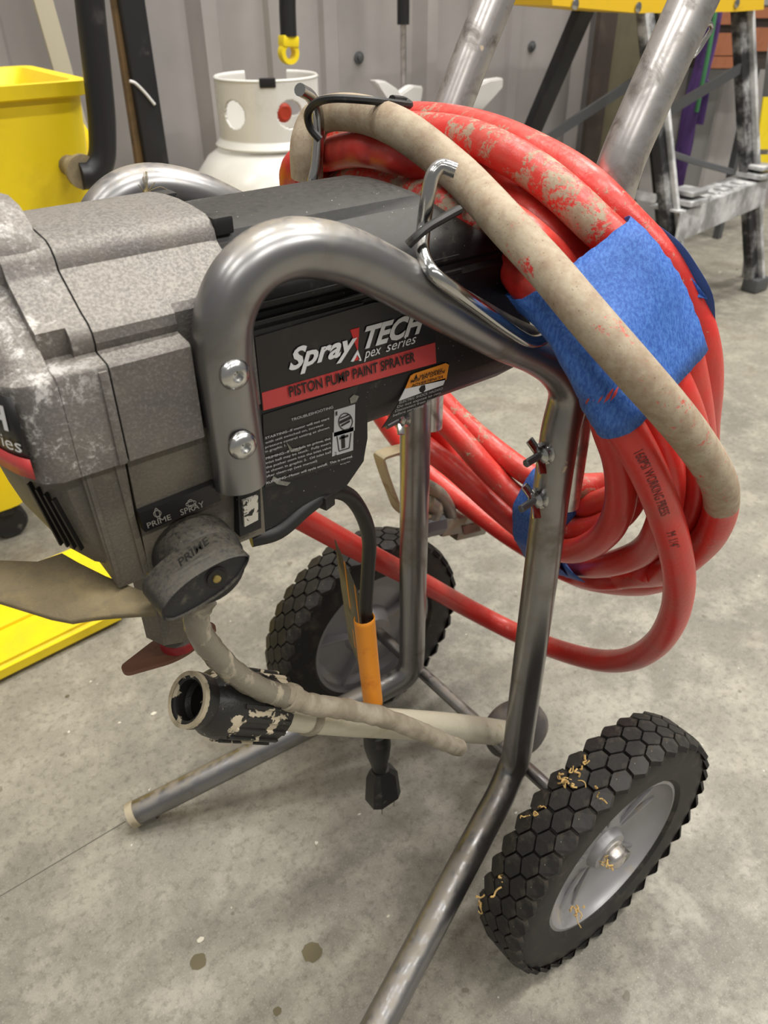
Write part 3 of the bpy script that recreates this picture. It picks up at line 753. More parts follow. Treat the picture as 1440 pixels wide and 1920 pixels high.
out2 = rnd_poly([(-L*.55, -.0035), (-L*.1, -.0105), (L*.1, -.0105), (L*.52, -.0035), (L*.52, .0035), (L*.1, .0105), (-L*.1, .0105), (-L*.55, .0035)], .006)
extr(bm, [mid+dirx*p.x+diry*p.y for p in out2], (0, 0, -.0025)); mesh_obj('tab_plate', bm, M_RUST, root)

# dusty bracket running forward from the block
bm = bmesh.new(); zb = .4635
top = [(290, 1122), (200, 1085), (150, 1060), (118, 1042), (72, 1058), (0, 1056), (-120, 1062)]
bot = [(290, 1150), (215, 1155), (170, 1160), (135, 1166), (95, 1158), (0, 1128), (-120, 1095)]
A = [bm.verts.new(P(x, y, 2, zb+z)) for (x, y), z in zip(top, (0, 0, .001, .002, .000, -.001, -.001))]; B_ = [bm.verts.new(P(x, y, 2, zb+z)) for (x, y), z in zip(bot, (0, -.001, -.003, -.004, -.002, 0, 0))]
for i in range(len(A)-1): bm.faces.new((A[i], A[i+1], B_[i+1], B_[i]))
br = mesh_obj('pail_bracket', bm, M_DUSTP, root, solid=.0035)

# drain tube, siphon tube, big black nut, strainer
tb = [P(384, 1120, 1, .290), P(368, 1150, 1, .290), P(372, 1180, 1, .288), P(400, 1222, 1, .288), P(440, 1262, 1, .288), P(490, 1292, 1, .288), P(540, 1308, 1, .288)]
path = crom(tb, 6); bm = bmesh.new(); tube(bm, path, .0066, 16, wob=lambda i, k: .05*math.sin(i*1.7+k*2.1)); dt = mesh_obj('drain_tube', bm, M_CLEAR, root, smooth=60)
tb2 = [P(530, 1302, 1, .288), P(580, 1320, 1, .287), P(650, 1330, 1, .286), P(720, 1346, 1, .284), P(790, 1372, 1, .282), P(845, 1396, 1, .280), P(860, 1402, 1, .280)]
path = crom(tb2, 8); bm = bmesh.new(); rr = random.Random(3); hb_ = [rr.uniform(-.08, .08) for _ in range(900)]
tube(bm, path, .0066, 16, wob=lambda i, k: hb_[(i*16+k) % 900]+.03*math.sin(i*.9)); mesh_obj('caked_tube_end', bm, M_PTUBE, dt, smooth=60)
sx = [P(500, 1338, 1, .303), P(560, 1345, 1, .305), P(650, 1352, 1, .308), P(760, 1358, 1, .313), P(870, 1366, 1, .322), P(950, 1375, 1, .330)]
path = crom(sx, 6); bm = bmesh.new(); tube(bm, path, [.0085+.0035*min(1, i/22) for i in range(len(path))], 20); st = mesh_obj('siphon_tube', bm, M_WTUBE, root, smooth=60)
na = P(352, 1312, 1, .303); nb = P(510, 1337, 1, .303); ax = (nb-na).normalized(); L = (nb-na).length
ax = (ax+Vector((.06, .03, 0))).normalized()
bm = bmesh.new(); lathe(bm, [(.0112, .0008), (.0150, 0), (.0158, .003), (.0152, .008), (.0148, .010), (.0190, .017), (.0205, .024), (.0208, L*.95), (.0195, L*.99), (.0100, L)], na, ax, 36, cap=False)
lathe(bm, [(.0112, .0008), (.0110, .006), (.0120, .008), (.0106, .011), (.0118, .014), (.0100, .03), (.0005, .03)], na, ax, 28, cap=False)
nut = mesh_obj('siphon_nut', bm, M_NUT, root, smooth=40)
bm = bmesh.new(); up_ = Vector((0, 0, 1)); n1 = (up_-ax*up_.dot(ax)).normalized(); n2 = ax.cross(n1)
for k in range(18):
    a = 2*PI*k/18; d = n1*math.cos(a)+n2*math.sin(a); bar(bm, na+ax*.024+d*.0207, na+ax*(L*.95)+d*.0211, .0022, .0026, side=tuple(d), bev=.0006)
mesh_obj('grip_rib', bm, M_NUT, nut)
bm = bmesh.new(); lathe(bm, [(.0132, -.0006), (.0156, -.0009), (.0156, .0022), (.0132, .0022)], na, ax, 28, cap=False); mesh_obj('nut_lip', bm, M_CREAM, nut)
# clip joining the two tubes
for (a, b, r_) in ((tb2[0], (tb2[1]-tb2[0]), .0082), (sx[1]+(sx[2]-sx[1])*-.1, (sx[2]-sx[1]), .0112)):
    bm = bmesh.new(); d = b.normalized(); lathe(bm, [(r_*.85, -.0035), (r_, -.003), (r_*1.03, 0), (r_, .003), (r_*.85, .0035)], a+b*.30, d, 20, cap=False)
    mesh_obj('tube_clip', bm, M_PTUBE, st, smooth=60)
dc = P(972, 1376, 1, .348); da = Vector((-.35, -.80, .18)).normalized()
bm = bmesh.new(); lathe(bm, [(.0005, -.008), (.016, -.0075), (.029, -.0035), (.0345, .003), (.0345, .012), (.029, .019), (.016, .023), (.0005, .024)], dc, -da, 32, cap=False)
mesh_obj('strainer_disc', bm, worn('grimy_strainer', (84, 80, 80), (130, 120, 108), .45, 40, .5, 0, .2), st, smooth=45)

# power cord with warning tag and plug
cp = [P(470, 1010, 1, .305), P(520, 996, 1, .302), P(575, 950, 1, .303), P(618, 922, 1, .306), P(652, 928, 1, .312), P(680, 966, 1, .320), P(692, 1010, 1, .326), P(690, 1070, 1, .330), P(686, 1140, 1, .332), P(690, 1190, 1, .334), P(696, 1260, 1, .336), P(702, 1330, 1, .338), P(708, 1400, 1, .340)]
bm = bmesh.new(); tube(bm, crom(cp, 6), .0047, 14); cord = mesh_obj('power_cord', bm, M_BLKR, root, smooth=60)
bm = bmesh.new(); q = P(612, 938, 1, .302); box(bm, q, (.008, .006, .008), rz=.3, bev=.001); mesh_obj('cord_clamp', bm, M_BLKR, cord)
# tag: sheet wrapped round the cord, tail swinging back
path = crom([P(683, 1158, 1, .330), P(690, 1230, 1, .332), P(700, 1322, 1, .334)], 10)
bm = bmesh.new(); rings = []
T, N, B = frames(path); yb = Vector((0, 1, 0))
for i, p in enumerate(path):
    t = i/(len(path)-1); sec_ = []
    for a in np.linspace(-2.5, 2.35, 12): sec_.append(p+Vector((math.sin(a)*.0062*1.2-.0, -math.cos(a)*.0062, 0)))
    rings.append([bm.verts.new(v) for v in sec_])
for i in range(len(rings)-1):
    for k in range(11): bm.faces.new((rings[i][k], rings[i][k+1], rings[i+1][k+1], rings[i+1][k]))
tg = mesh_obj('warning_tag', bm, M_TAG, cord, smooth=60, solid=.0005)
bm = bmesh.new()
A = [P(628, 1012, 1, .372), P(640, 1100, 1, .372), P(655, 1200, 1, .372), P(688, 1285, 1, .372)]
B_ = [P(676, 1122, 1, .334), P(682, 1170, 1, .334), P(686, 1230, 1, .334), P(692, 1290, 1, .334)]
va = [bm.verts.new(p) for p in A]; vb = [bm.verts.new(p) for p in B_]
for i in range(3): bm.faces.new((va[i], va[i+1], vb[i+1], vb[i]))
mesh_obj('tag_tail', bm, M_TAGB, tg, solid=.0006)
bm = bmesh.new()
for f in (.35, .75):
    c1 = [A[i]+(B_[i]-A[i])*f+Vector((-.0006, -.0008, 0)) for i in range(4)]; c2 = [A[i]+(B_[i]-A[i])*(f+.05)+Vector((-.0006, -.0008, 0)) for i in range(4)]
    v1 = [bm.verts.new(p) for p in c1]; v2 = [bm.verts.new(p) for p in c2]
    for i in range(3): bm.faces.new((v1[i], v1[i+1], v2[i+1], v2[i]))
mesh_obj('tag_stripe', bm, M_TAG, tg, solid=.0003)
pa = P(705, 1372, 1, .338); pb = P(712, 1440, 1, .340); pc = P(716, 1452, 1, .340); pd = P(718, 1492, 1, .340)
bm = bmesh.new(); tube(bm, crom([pa, pa+(pb-pa)*.3, pa+(pb-pa)*.7, pb], 4), [.0095, .0102, .0108, .011, .0112, .0108, .010, .0095, .0085, .0078, .0072, .0066, .006], 16)
plug = mesh_obj('plug', bm, M_BLKR, cord, smooth=50)
bm = bmesh.new(); sec2 = lambda c, a, b: [c+Vector((dx*a, dy*b, 0)) for dx, dy in ((-1, -.6), (-.6, -1), (.6, -1), (1, -.6), (1, .6), (.6, 1), (-.6, 1), (-1, .6))]
loft(bm, [sec2(pb+(pc-pb)*.2, .007, .006), sec2(pc, .0125, .009), sec2(pd, .0145, .0105)]); mesh_obj('plug_body', bm, M_BLKR, plug, smooth=30)
for dx, dy in ((-.006, -.004), (.007, -.004), (.002, .006)):
    bm = bmesh.new(); e = pd+Vector((dx, dy, 0)); bar(bm, e, e+Vector((0, 0, -.014)), .0015, .005, side=(1, 0, 0)); mesh_obj('plug_prong', bm, M_SCREW, plug)

# ================================================================== RED HOSE COIL
HR = .01025
NRM = (1, 0, .30)
def hp(lst):
    "strand points: (px, py, c) on the leaning plane X + .3 Z = c of the coil"
    return [PN(q[0], q[1], NRM, q[2]) if len(q) == 3 else P(q[0], q[1], 1, q[3]) for q in lst]
LEFT = lambda c, dx=0: [(552+dx, 420, c), (575+dx, 540, c), (635+dx, 670, c), (720+dx, 770, c)]
strands = {}
# s1 outermost, s2 dusty, s3 the tan strand lying on top, s4 bright red, s5, s6 inner painted, s7 lettered drop
strands['outer'] = ([(590, 345, .500), (582, 290, .510), (608, 250, .520), (680, 232, .530), (780, 224, .537), (900, 243, .540), (986, 277, .541), (1084, 334, .542), (1166, 412, .542), (1234, 484, .545), (1286, 566, .550), (1316, 652, .556), (1322, 731, .562), (1318, 800, .568), (1318, 900, .576), (1300, 1000, .582), (1250, 1066, .584), (1180, 1092, .582), (1100, 1084, .578), (1050, 1066, .574), (1020, 1050, .570)], lambda u: .40 if u < .6 else .2)
strands['dusty'] = ([(600, 350, .494), (590, 300, .500), (620, 262, .505), (690, 246, .510), (780, 246, .514), (900, 272, .517), (975, 302, .519), (1061, 364, .520), (1132, 432, .521), (1189, 484, .524), (1237, 552, .528), (1272, 625, .532), (1296, 715, .540), (1306, 790, .548), (1312, 880, .556), (1300, 960, .564), (1262, 1022, .566), (1200, 1058, .566), (1120, 1064, .564), (1050, 1052, .560)], lambda u: .47 if u < .6 else .2)
strands['tan'] = ([(578, 330, .474), (578, 270, .478), (592, 226, .482), (620, 212, .484), (665, 212, .486), (720, 228, .488), (780, 262, .489), (850, 318, .490), (905, 372, .484), (960, 432, .476), (1030, 508, .466), (1100, 592, .460), (1175, 678, .462), (1256, 770, .476), (1312, 842, .497), (1346, 900, .514), (1352, 945, .530), (1336, 990, .540), (1300, 1030, .550), (1240, 1062, .555), (1160, 1078, .556)], lambda u: .78 if u < .40 else (.60 if u < .8 else .40))
strands['bright'] = ([(600, 360, .488), (600, 310, .492), (640, 285, .495), (700, 268, .498), (760, 268, .500), (830, 292, .501), (880, 322, .502), (960, 375, .502), (1020, 425, .502), (1080, 480, .503), (1140, 540, .505), (1200, 610, .510), (1250, 690, .516), (1288, 780, .524), (1300, 870, .532), (1290, 960, .540), (1250, 1030, .546), (1190, 1075, .548)], lambda u: .03)
strands['red_left'] = ([(566, 440, .481), (566, 365, .479), (585, 315, .479), (635, 286, .480), (700, 280, .481), (760, 302, .481), (830, 342, .481), (900, 400, .481), (978, 455, .481), (1045, 515, .481), (1108, 595, .483), (1165, 676, .487), (1200, 745, .490), (1234, 800, .495), (1254, 880, .502), (1252, 960, .512), (1222, 1022, .522), (1170, 1054, .530), (1100, 1062, .536), (1030, 1046, .540), (960, 1008, .540), (880, 950, .536), (804, 889, .530), (740, 815, .525), (690, 740, .522)], lambda u: .10 if u < .6 else .34)
strands['painted_inner'] = ([(588, 450, .500), (590, 385, .498), (620, 350, .494), (680, 334, .488), (740, 342, .486), (808, 366, .486), (874, 404, .487), (934, 454, .489), (988, 512, .484), (1033, 567, .476), (1072, 624, .468), (1104, 684, .462), (1138, 750, .462), (1180, 817, .468), (1216, 885, .478), (1245, 958, .488), (1266, 1030, .496), (1274, 1095, .503), (1262, 1158, .510), (1230, 1208, .516), (1180, 1236, .520), (1120, 1238, .522), (1028, 1212, .524), (950, 1178, .520), (870, 1136, 0, .462), (795, 1094, 0, .468), (720, 1055, 0, .466), (660, 1023, 0, .460), (555, 965, 0, .445), (470, 915, 0, .43), (420, 880, 0, .41)], lambda u: .50 if u < .24 else .03)
strands['third_drop'] = ([(1145, 650, .515), (1170, 690, .515), (1208, 738, .512), (1245, 790, .505), (1282, 850, .512), (1303, 920, .522), (1300, 1000, .534), (1272, 1056, .542), (1205, 1090, .548), (1125, 1092, .550), (1060, 1070, .550), (969, 995, .545), (858, 920, .538), (800, 865, .532), (740, 790, .528), (680, 700, .524)], lambda u: .05)
strands['dusty_inner'] = ([(1118, 680, .500), (1126, 730, .500), (1142, 800, .502), (1162, 861, .505), (1166, 930, .510), (1148, 985, .516), (1105, 1022, .524), (1050, 1030, .530), (990, 1000, .534), (940, 958, .532), (858, 884, .526), (800, 832, .522), (730, 750, .520)], lambda u: .34)
strands['small_inner'] = ([(1120, 700, .520), (1165, 780, .522), (1190, 860, .524), (1186, 930, .530), (1150, 972, .536), (1093, 990, .540), (1040, 985, .542), (985, 945, .540), (924, 887, .534), (869, 827, .530), (800, 755, .526)], lambda u: .38)
strands['hidden_inner'] = ([(1150, 700, .535), (1195, 780, .536), (1215, 850, .538), (1200, 905, .544), (1150, 932, .550), (1090, 946, .552), (1040, 945, .550), (964, 931, .545), (880, 880, .538), (831, 833, .534), (770, 760, .530)], lambda u: .3)
strands['far_inner'] = ([(1180, 720, .545), (1225, 800, .548), (1235, 860, .552), (1190, 900, .556), (1110, 918, .558), (1040, 912, .556), (991, 890, .552), (936, 853, .546), (860, 785, .540), (800, 720, .536)], lambda u: .42)
hose = thing('hose_coil', 'coiled red hose smeared with tan paint hanging on the sprayer cart', 'hose', PN(900, 800, NRM, .53))
PATHS = {}
DC = {'painted_inner': .0, 'red_left': .012, 'third_drop': .026, 'bright': .006, 'dusty': .002, 'outer': -.006, 'tan': -.004}
rr = random.Random(11)
for nm, (lst, pf) in strands.items():
    path = crom(hp([(q[0], q[1], q[2]+DC.get(nm, 0)) if len(q) == 3 else q for q in lst]), 10)
    # fewer kinks: light smoothing
    for it in range(6):
        path = [path[0]]+[(path[i-1]+path[i]*2+path[i+1])/4 for i in range(1, len(path)-1)]+[path[-1]]
    PATHS[nm] = path
# push strands apart where they pass too close
names = list(PATHS)
A = {k: np.array([list(p) for p in v]) for k, v in PATHS.items()}
for it in range(60):
    dis = {k: np.zeros_like(v) for k, v in A.items()}
    dr_ = {k: (v-_o)/np.linalg.norm(v-_o, axis=1)[:, None] for k, v in A.items()}
    for i, a in enumerate(names):
        for b in names[i+1:]:
            d = A[a][:, None, :]-A[b][None, :, :]; L = np.sqrt((d**2).sum(-1)); j = L.argmin(1)
            idx = np.where(L[np.arange(len(j)), j] < HR*1.98)[0]
            for k in idx:
                v = d[k, j[k]]; l = max(L[k, j[k]], 1e-5); n_ = dr_[a][k]; sgn = 1 if v@n_ >= 0 else -1
                push = (v/l*.06+n_*sgn*.94)*(HR*1.98-l)*.45
                dis[a][k] += push; dis[b][j[k]] -= push
        for k, pt in enumerate(A[a]):      # stay on the pump side of the handle tubes
            if pt[2] > .48:
                hx = float(np.interp(pt[2], (.5, .585, .612, .64, .688), (.3720, .3715, .376, .3895, .416)))
                for yy in (YN, YF):
                    l = math.hypot(pt[0]-hx, pt[1]-yy)
                    if l < .0124+HR: dis[a][k] -= dr_[a][k]*(.0124+HR-l)*.8
    for a in names:
        q = dis[a]; q = np.clip(q, -.004, .004); ker = np.hanning(25); ker /= ker.sum()
        q = np.stack([np.convolve(np.pad(q[:, c], 12, mode='edge'), ker, mode='valid') for c in range(3)], 1)
        A[a] = A[a]+q
# keep clear of the legs, handles and motor
def clear(pt, cx, cy, r):
    dx, dy = pt[0]-cx, pt[1]-cy; l = math.hypot(dx, dy)
    if l < r: pt[0] = cx+dx/l*r; pt[1] = cy+dy/l*r
for a in names:
    for q in A[a]:
        for yy in (YN, YF):
            if q[2] < .47: 
                if abs(q[1]-yy) < .0125+HR and .345 < q[0] < .382+HR and q[2] > .3: q[0] = .382+HR
PATHS = {k: [Vector(p) for p in v] for k, v in A.items()}
for nm in names:
    path = PATHS[nm]; pf = strands[nm][1]; n = len(path)
    bm = bmesh.new(); lay = bm.verts.layers.float.new('paint')
    tube(bm, path, HR, 18, att=lay, attv=lambda i, k: pf(i/(n-1)))
    mesh_obj('hose_loop', bm, M_HOSE, hose, smooth=60)
# printed marks along the lettered drop
def hose_text(s, nm, i0, length, h_, mat):
    path = PATHS[nm]; v, f = text_verts(s, .0, 0); xs = [p[0] for p in v]; a, b = min(xs), max(xs)
    T, N, B = frames(path); cum = [0]
    for i in range(1, len(path)): cum.append(cum[-1]+(path[i]-path[i-1]).length)
    c0 = cum[i0]; bm = bmesh.new(); vs = []
    for p in v:
        s_ = c0+length*(p[0]-a)/(b-a); i = max(k for k in range(len(cum)) if cum[k] <= s_); i = min(i, len(path)-2)
        c = path[i]+(path[i+1]-path[i])*((s_-cum[i])/max(cum[i+1]-cum[i], 1e-6))
        view = (Vector(_o)-c); t = T[i]; view = (view-t*view.dot(t)).normalized(); side = view.cross(t)
        ang = (p[1]-.35)*h_/HR
        vs.append(bm.verts.new(c+(view*math.cos(ang)+side*math.sin(ang))*(HR+.0003)))
    for q in f:
        try: bm.faces.new([vs[i] for i in q])
        except ValueError: pass
    mesh_obj('hose_print', bm, mat, hose, smooth=0)
M_INK = plain('hose_ink', (96, 30, 28), .5)
def near_i(nm, px, py, c): 
    q = PN(px, py, NRM, c); return min(range(len(PATHS[nm])), key=lambda i: (PATHS[nm][i]-q).length)
hose_text('160PSI WORKING PRESS', 'painted_inner', near_i('painted_inner', 1176, 805, .474), .058, .0075, M_INK)
hose_text('M 1/4"', 'painted_inner', near_i('painted_inner', 1262, 1010, .481), .016, .0075, M_INK)

# painter's tape wrapped round the bundle
def cross(nm, c, t):
    path = PATHS[nm]; best = None
    for i in range(len(path)-1):
        a = (path[i]-c).dot(t); b = (path[i+1]-c).dot(t)
        if a*b <= 0 and a != b:
            q = path[i]+(path[i+1]-path[i])*(a/(a-b)); 
            if best is None or (q-c).length < (best-c).length: best = q
    return best
def hull2(pts):
    pts = sorted(set(pts))
    def half(ps):
        h = []
        for p in ps:
            while len(h) > 1 and (h[-1][0]-h[-2][0])*(p[1]-h[-2][1])-(h[-1][1]-h[-2][1])*(p[0]-h[-2][0]) <= 0: h.pop()
            h.append(p)
        return h
    a, b = half(pts), half(pts[::-1]); return a[:-1]+b[:-1]
def wrap(stations, members, pad=.0006, keep=None, maxr=.07):
    secs = []
    for c, t, viewup in stations:
        t = t.normalized(); v = (Vector(_o)-c); v = (v-t*v.dot(t)).normalized(); s = v.cross(t)
        cir = []
        for m in members:
            q = cross(m, c, t)
            if q is None or (q-c).length > maxr: continue
            near_ = [q]+[p for p in PATHS[m] if abs((p-c).dot(t)) < .008 and (p-q).length < .03]
            for x, y in [((p-c).dot(s), (p-c).dot(v)) for p in near_]:
              for k in range(28): a = 2*PI*k/28; cir.append((round(x+(HR+pad)*math.cos(a), 6), round(y+(HR+pad)*math.sin(a), 6)))
        h = hull2(cir); 
        # sample the outline by angle about its centre
        gx, gy = sum(p[0] for p in h)/len(h), sum(p[1] for p in h)/len(h); out = []; N_ = 72
        for k in range(N_):
            dx, dy = math.cos(2*PI*k/N_), math.sin(2*PI*k/N_); best = .001
            for i in range(len(h)):
                x1, y1 = h[i][0]-gx, h[i][1]-gy; x2, y2 = h[(i+1) % len(h)][0]-gx, h[(i+1) % len(h)][1]-gy
                den = dx*(y2-y1)-dy*(x2-x1)
                if abs(den) < 1e-12: continue
                t_ = (x1*(y2-y1)-y1*(x2-x1))/den; u_ = (x1*dy-y1*dx)/den
                if t_ > 0 and -1e-6 <= u_ <= 1+1e-6: best = max(best, t_)
            out.append(c+s*(gx+dx*best)+v*(gy+dy*best))
        secs.append(out)
    return secs
def tape_mesh(name, secs, keep=lambda k: True, jag=.0):
    bm = bmesh.new(); rings = [[bm.verts.new(p+Vector((rr.uniform(-1, 1), rr.uniform(-1, 1), rr.uniform(-1, 1)))*.0003) for p in s] for s in secs]; n = len(rings[0])
    for i in range(len(rings)-1):
        for k in range(n):
            if keep(k): bm.faces.new((rings[i][k], rings[i][(k+1) % n], rings[i+1][(k+1) % n], rings[i+1][k]))
    for v in [v for v in bm.verts if not v.link_faces]: bm.verts.remove(v)
    return mesh_obj(name, bm, M_TAPE, hose, smooth=70, solid=.0003)
mem = ['painted_inner', 'red_left', 'third_drop', 'bright', 'dusty', 'dusty_inner']
sts = []
c0 = PN(1066, 482, NRM, .500); c1 = PN(1208, 720, NRM, .508)
tt = (c1-c0)
tA, tB = (tt.normalized()+Vector((0, 0, .0))), (tt.normalized()-Vector((0, 0, .30)))
for k in range(10):
    f = k/9; sts.append((c0+tt*f, tA*(1-f)+tB*f, None))
secs = wrap(sts, mem, .0016)
tape_mesh('painters_tape', secs)
# loose dark tape end standing off the outer strand
a = [P for P in []]
E1 = [PN(1226, 416, NRM, .550), PN(1275, 455, NRM, .552), PN(1308, 500, NRM, .556), PN(1336, 552, NRM, .56), PN(1342, 610, NRM, .565)]
E2 = [PN(1190, 440, NRM, .548), PN(1236, 500, NRM, .550), PN(1270, 550, NRM, .552), PN(1296, 590, NRM, .556), PN(1306, 640, NRM, .560)]
bm = bmesh.new(); va = [bm.verts.new(p) for p in crom(E1, 4)]; vb = [bm.verts.new(p) for p in crom(E2, 4)]
for i in range(len(va)-1): bm.faces.new((va[i], va[i+1], vb[i+1], vb[i]))
M_TAPED = plain('navy_tape_backside', (28, 52, 104), .6)
mesh_obj('tape_tail', bm, M_TAPED, hose, solid=.0004)
bm = bmesh.new(); vs = [bm.verts.new(p) for p in (PN(1294, 556, NRM, .553), PN(1312, 548, NRM, .556), PN(1326, 560, NRM, .557), PN(1300, 556, NRM, .552))]; bm.faces.new(vs)
vs = [bm.verts.new(p) for p in (PN(1296, 520, NRM, .553), PN(1326, 558, NRM, .557), PN(1300, 552, NRM, .554))]; bm.faces.new(vs)
mesh_obj('tape_flap', bm, M_TAPE, hose, solid=.0004)
# lower wrap beside the near leg
mem2 = ['red_left', 'third_drop', 'dusty_inner', 'small_inner', 'hidden_inner', 'far_inner']
c0 = PN(985, 955, NRM, .54); c1 = PN(1068, 1000, NRM, .545); sts = []
for k in range(8):
    f = k/7; sts.append((c0+(c1-c0)*f, (c1-c0).normalized()+Vector((0, -.1*f, .18*(f-.4))), None))
tape_mesh('painters_tape', wrap(sts, mem2, .0008, maxr=.09))
F = [PN(1060, 925, NRM, .545), PN(1078, 898, NRM, .560), PN(1110, 902, NRM, .565), PN(1148, 906, NRM, .565), PN(1118, 930, NRM, .556), PN(1082, 962, NRM, .546), PN(1062, 985, NRM, .535)]
bm = bmesh.new(); bm.faces.new([bm.verts.new(p) for p in F]); bmesh.ops.triangulate(bm, faces=bm.faces); mesh_obj('tape_flap', bm, M_TAPE, hose, solid=.0004)
F = [PN(1040, 1030, NRM, .525), PN(1052, 1052, NRM, .522), PN(1075, 1075, NRM, .525), PN(1098, 1092, NRM, .53), PN(1060, 1082, NRM, .54), PN(1040, 1060, NRM, .54)]
bm = bmesh.new(); bm.faces.new([bm.verts.new(p) for p in F]); bmesh.ops.triangulate(bm, faces=bm.faces); mesh_obj('tape_flap', bm, M_TAPE, hose, solid=.0004)
# black twist ties
bm = bmesh.new(); q = [PN(600, 262, NRM, .452), PN(582, 240, NRM, .450), PN(577, 215, NRM, .450), PN(590, 195, NRM, .452), PN(622, 185, NRM, .455), PN(690, 188, NRM, .470), PN(740, 194, NRM, .490), PN(768, 196, NRM, .505), PN(760, 190, NRM, .505), PN(735, 186, NRM, .49)]
tube(bm, crom(q, 5), .0022, 8); mesh_obj('hose_tie', bm, M_BLKR, hose)
bm = bmesh.new(); q = [P(765, 459, 1, .290), P(780, 445, 1, .288), P(800, 428, 1, .288), P(830, 410, 1, .289), P(861, 393, 1, .292)]
tube(bm, crom(q, 5), .0022, 8); mesh_obj('hose_tie', bm, M_BLKR, hose)

# ================================================================== SPRAY GUN behind the far leg
gq = P(830, 985, 1, .50); gun = thing('spray_gun', 'dull metal paint spray gun with pale trigger guard hanging behind the far leg', 'spray gun', (gq.x, .50, gq.z))
Yg = .498
G = lambda x, y: P(x, y, 1, Yg)
bm = bmesh.new(); q = [G(800, 962), G(782, 968), G(752, 962), G(732, 920), G(714, 868), G(712, 856), G(730, 848), G(760, 840), G(800, 828)]
T, N, B = frames(crom(q, 5)); pth = crom(q, 5)
loft(bm, [[p+N[i]*.0013+B[i]*.0075, p+N[i]*.0013-B[i]*.0075, p-N[i]*.0013-B[i]*.0075, p-N[i]*.0013+B[i]*.0075] for i, p in enumerate(pth)])
mesh_obj('trigger_guard', bm, worn('pale_guard', (170, 158, 128), (140, 126, 96), .4, 60, .5, .3), gun)
bm = bmesh.new(); tube(bm, [G(785, 990), G(800, 985), G(824, 980)], .0125, 8, cap=True); mesh_obj('gun_nut', bm, M_GREYBAR, gun, smooth=20)
bm = bmesh.new(); bar(bm, G(822, 986), G(925, 965), .020, .017, bev=.003); bar(bm, G(850, 1000), G(905, 988), .012, .014, bev=.002); mesh_obj('gun_body', bm, M_GUN, gun)
bm = bmesh.new(); tube(bm, crom([G(848, 978), G(840, 950), G(826, 928), G(806, 914), G(790, 905), G(776, 880)], 5), [.007]*26, 12); tube(bm, crom([G(806, 975), G(815, 955), G(800, 940)], 5), .009, 12); mesh_obj('gun_trigger', bm, M_GUN, gun)
bm = bmesh.new(); pts = [G(858, 978), G(862, 994), G(893, 986), G(888, 972)]; extr(bm, [p+Vector((-.002, -.0098, 0)) for p in pts], (0, .001, 0)); mesh_obj('gun_sticker', bm, M_RUST, gun)
bm = bmesh.new(); tube(bm, crom([G(925, 965), G(960, 960), P(1010, 950, 1, .47)], 5), .006, 12); mesh_obj('gun_stem', bm, M_GUN, gun)

# crane fly on the far tube
ft = P(272, 352, 1, YF-.010)
bug = thing('insect', 'small brown crane fly resting on the far tube bend', 'insect', ft)
bm = bmesh.new(); a = P(272, 366, 1, .4185); b = P(275, 350, 1, .4205); c = P(274, 322, 1, .424)
tube(bm, [a, b], [.0012, .0009], 8); tube(bm, [b, c], [.0008, .0004], 8); mesh_obj('body', bm, M_BUG, bug)
for pts in (((274, 356), (266, 335), (270, 322), (275, 330)), ((276, 356), (278, 334), (276, 321), (273, 330))):
    bm = bmesh.new(); bm.faces.new([bm.verts.new(P(x, y, 1, .4185)) for x, y in pts]); mesh_obj('wing', bm, M_WING, bug, solid=.0001)
for pts in (((272, 364), (262, 366), (250, 370)), ((272, 362), (266, 355), (259, 346)), ((276, 362), (284, 356), (300, 350), (320, 358)), ((276, 366), (284, 370), (290, 371)), ((274, 368), (275, 378), (276, 392)), ((276, 360), (286, 348), (290, 342))):
    bm = bmesh.new(); tube(bm, [P(x, y, 1, .417) for x, y in pts], .0002, 5); mesh_obj('leg', bm, M_BUG, bug)

# ================================================================== BACKGROUND
# yellow mop bucket: tub, wringer with black lever
tubr = thing('mop_bucket', 'yellow plastic mop bucket with wringer and black curved lever', 'bucket', (.16, 1.2, 0))
bm = bmesh.new()
def ringr(x0, x1, y0, y1, z, r=.03): return [Vector((p.x, p.y, z)) for p in rnd_poly([(x0, y0), (x1, y0), (x1, y1), (x0, y1)], r)]
loft(bm, [ringr(-.12, .165, 1.10, 1.30, .055), ringr(-.15, .205, 1.075, 1.32, .30), ringr(-.155, .215, 1.07, 1.325, .34), ringr(-.16, .225, 1.06, 1.33, .345), ringr(-.16, .225, 1.06, 1.33, .365), ringr(-.13, .20, 1.09, 1.30, .365), ringr(-.10, .17, 1.11, 1.27, .12)])
mesh_obj('tub', bm, M_YEL, tubr, smooth=40)
bm = bmesh.new()
xr = P(170, 170, 1, 1.04).x; zt = P(150, 145, 1, 1.04).z
loft(bm, [ringr(.02, .325, 1.045, 1.22, .30, .02), ringr(.0, .332, 1.035, 1.24, .45, .02), ringr(-.02, .342, 1.03, 1.25, .586, .02), ringr(-.03, .350, 1.02, 1.26, .589, .02), ringr(-.03, .352, 1.018, 1.262, .603, .02), ringr(-.01, .335, 1.035, 1.245, .603, .02), ringr(.0, .32, 1.05, 1.23, .58, .02), ringr(.02, .30, 1.07, 1.20, .50, .02)])
wr = mesh_obj('wringer', bm, M_YEL, tubr, smooth=40)
bm = bmesh.new(); loft(bm, [ringr(.33, .405, 1.10, 1.25, .30, .02), ringr(.33, .40, 1.10, 1.25, .46, .02), ringr(.33, .36, 1.12, 1.24, .56, .01)]); mesh_obj('wringer_side', bm, M_YEL, wr, smooth=40)
bm = bmesh.new(); q = [P(150, 330, 1, .985), P(172, 326, 1, .985), P(190, 300, 1, .985), P(192, 240, 1, .985), P(184, 150, 1, .985), P(172, 40, 1, .985), P(160, -80, 1, .985)]
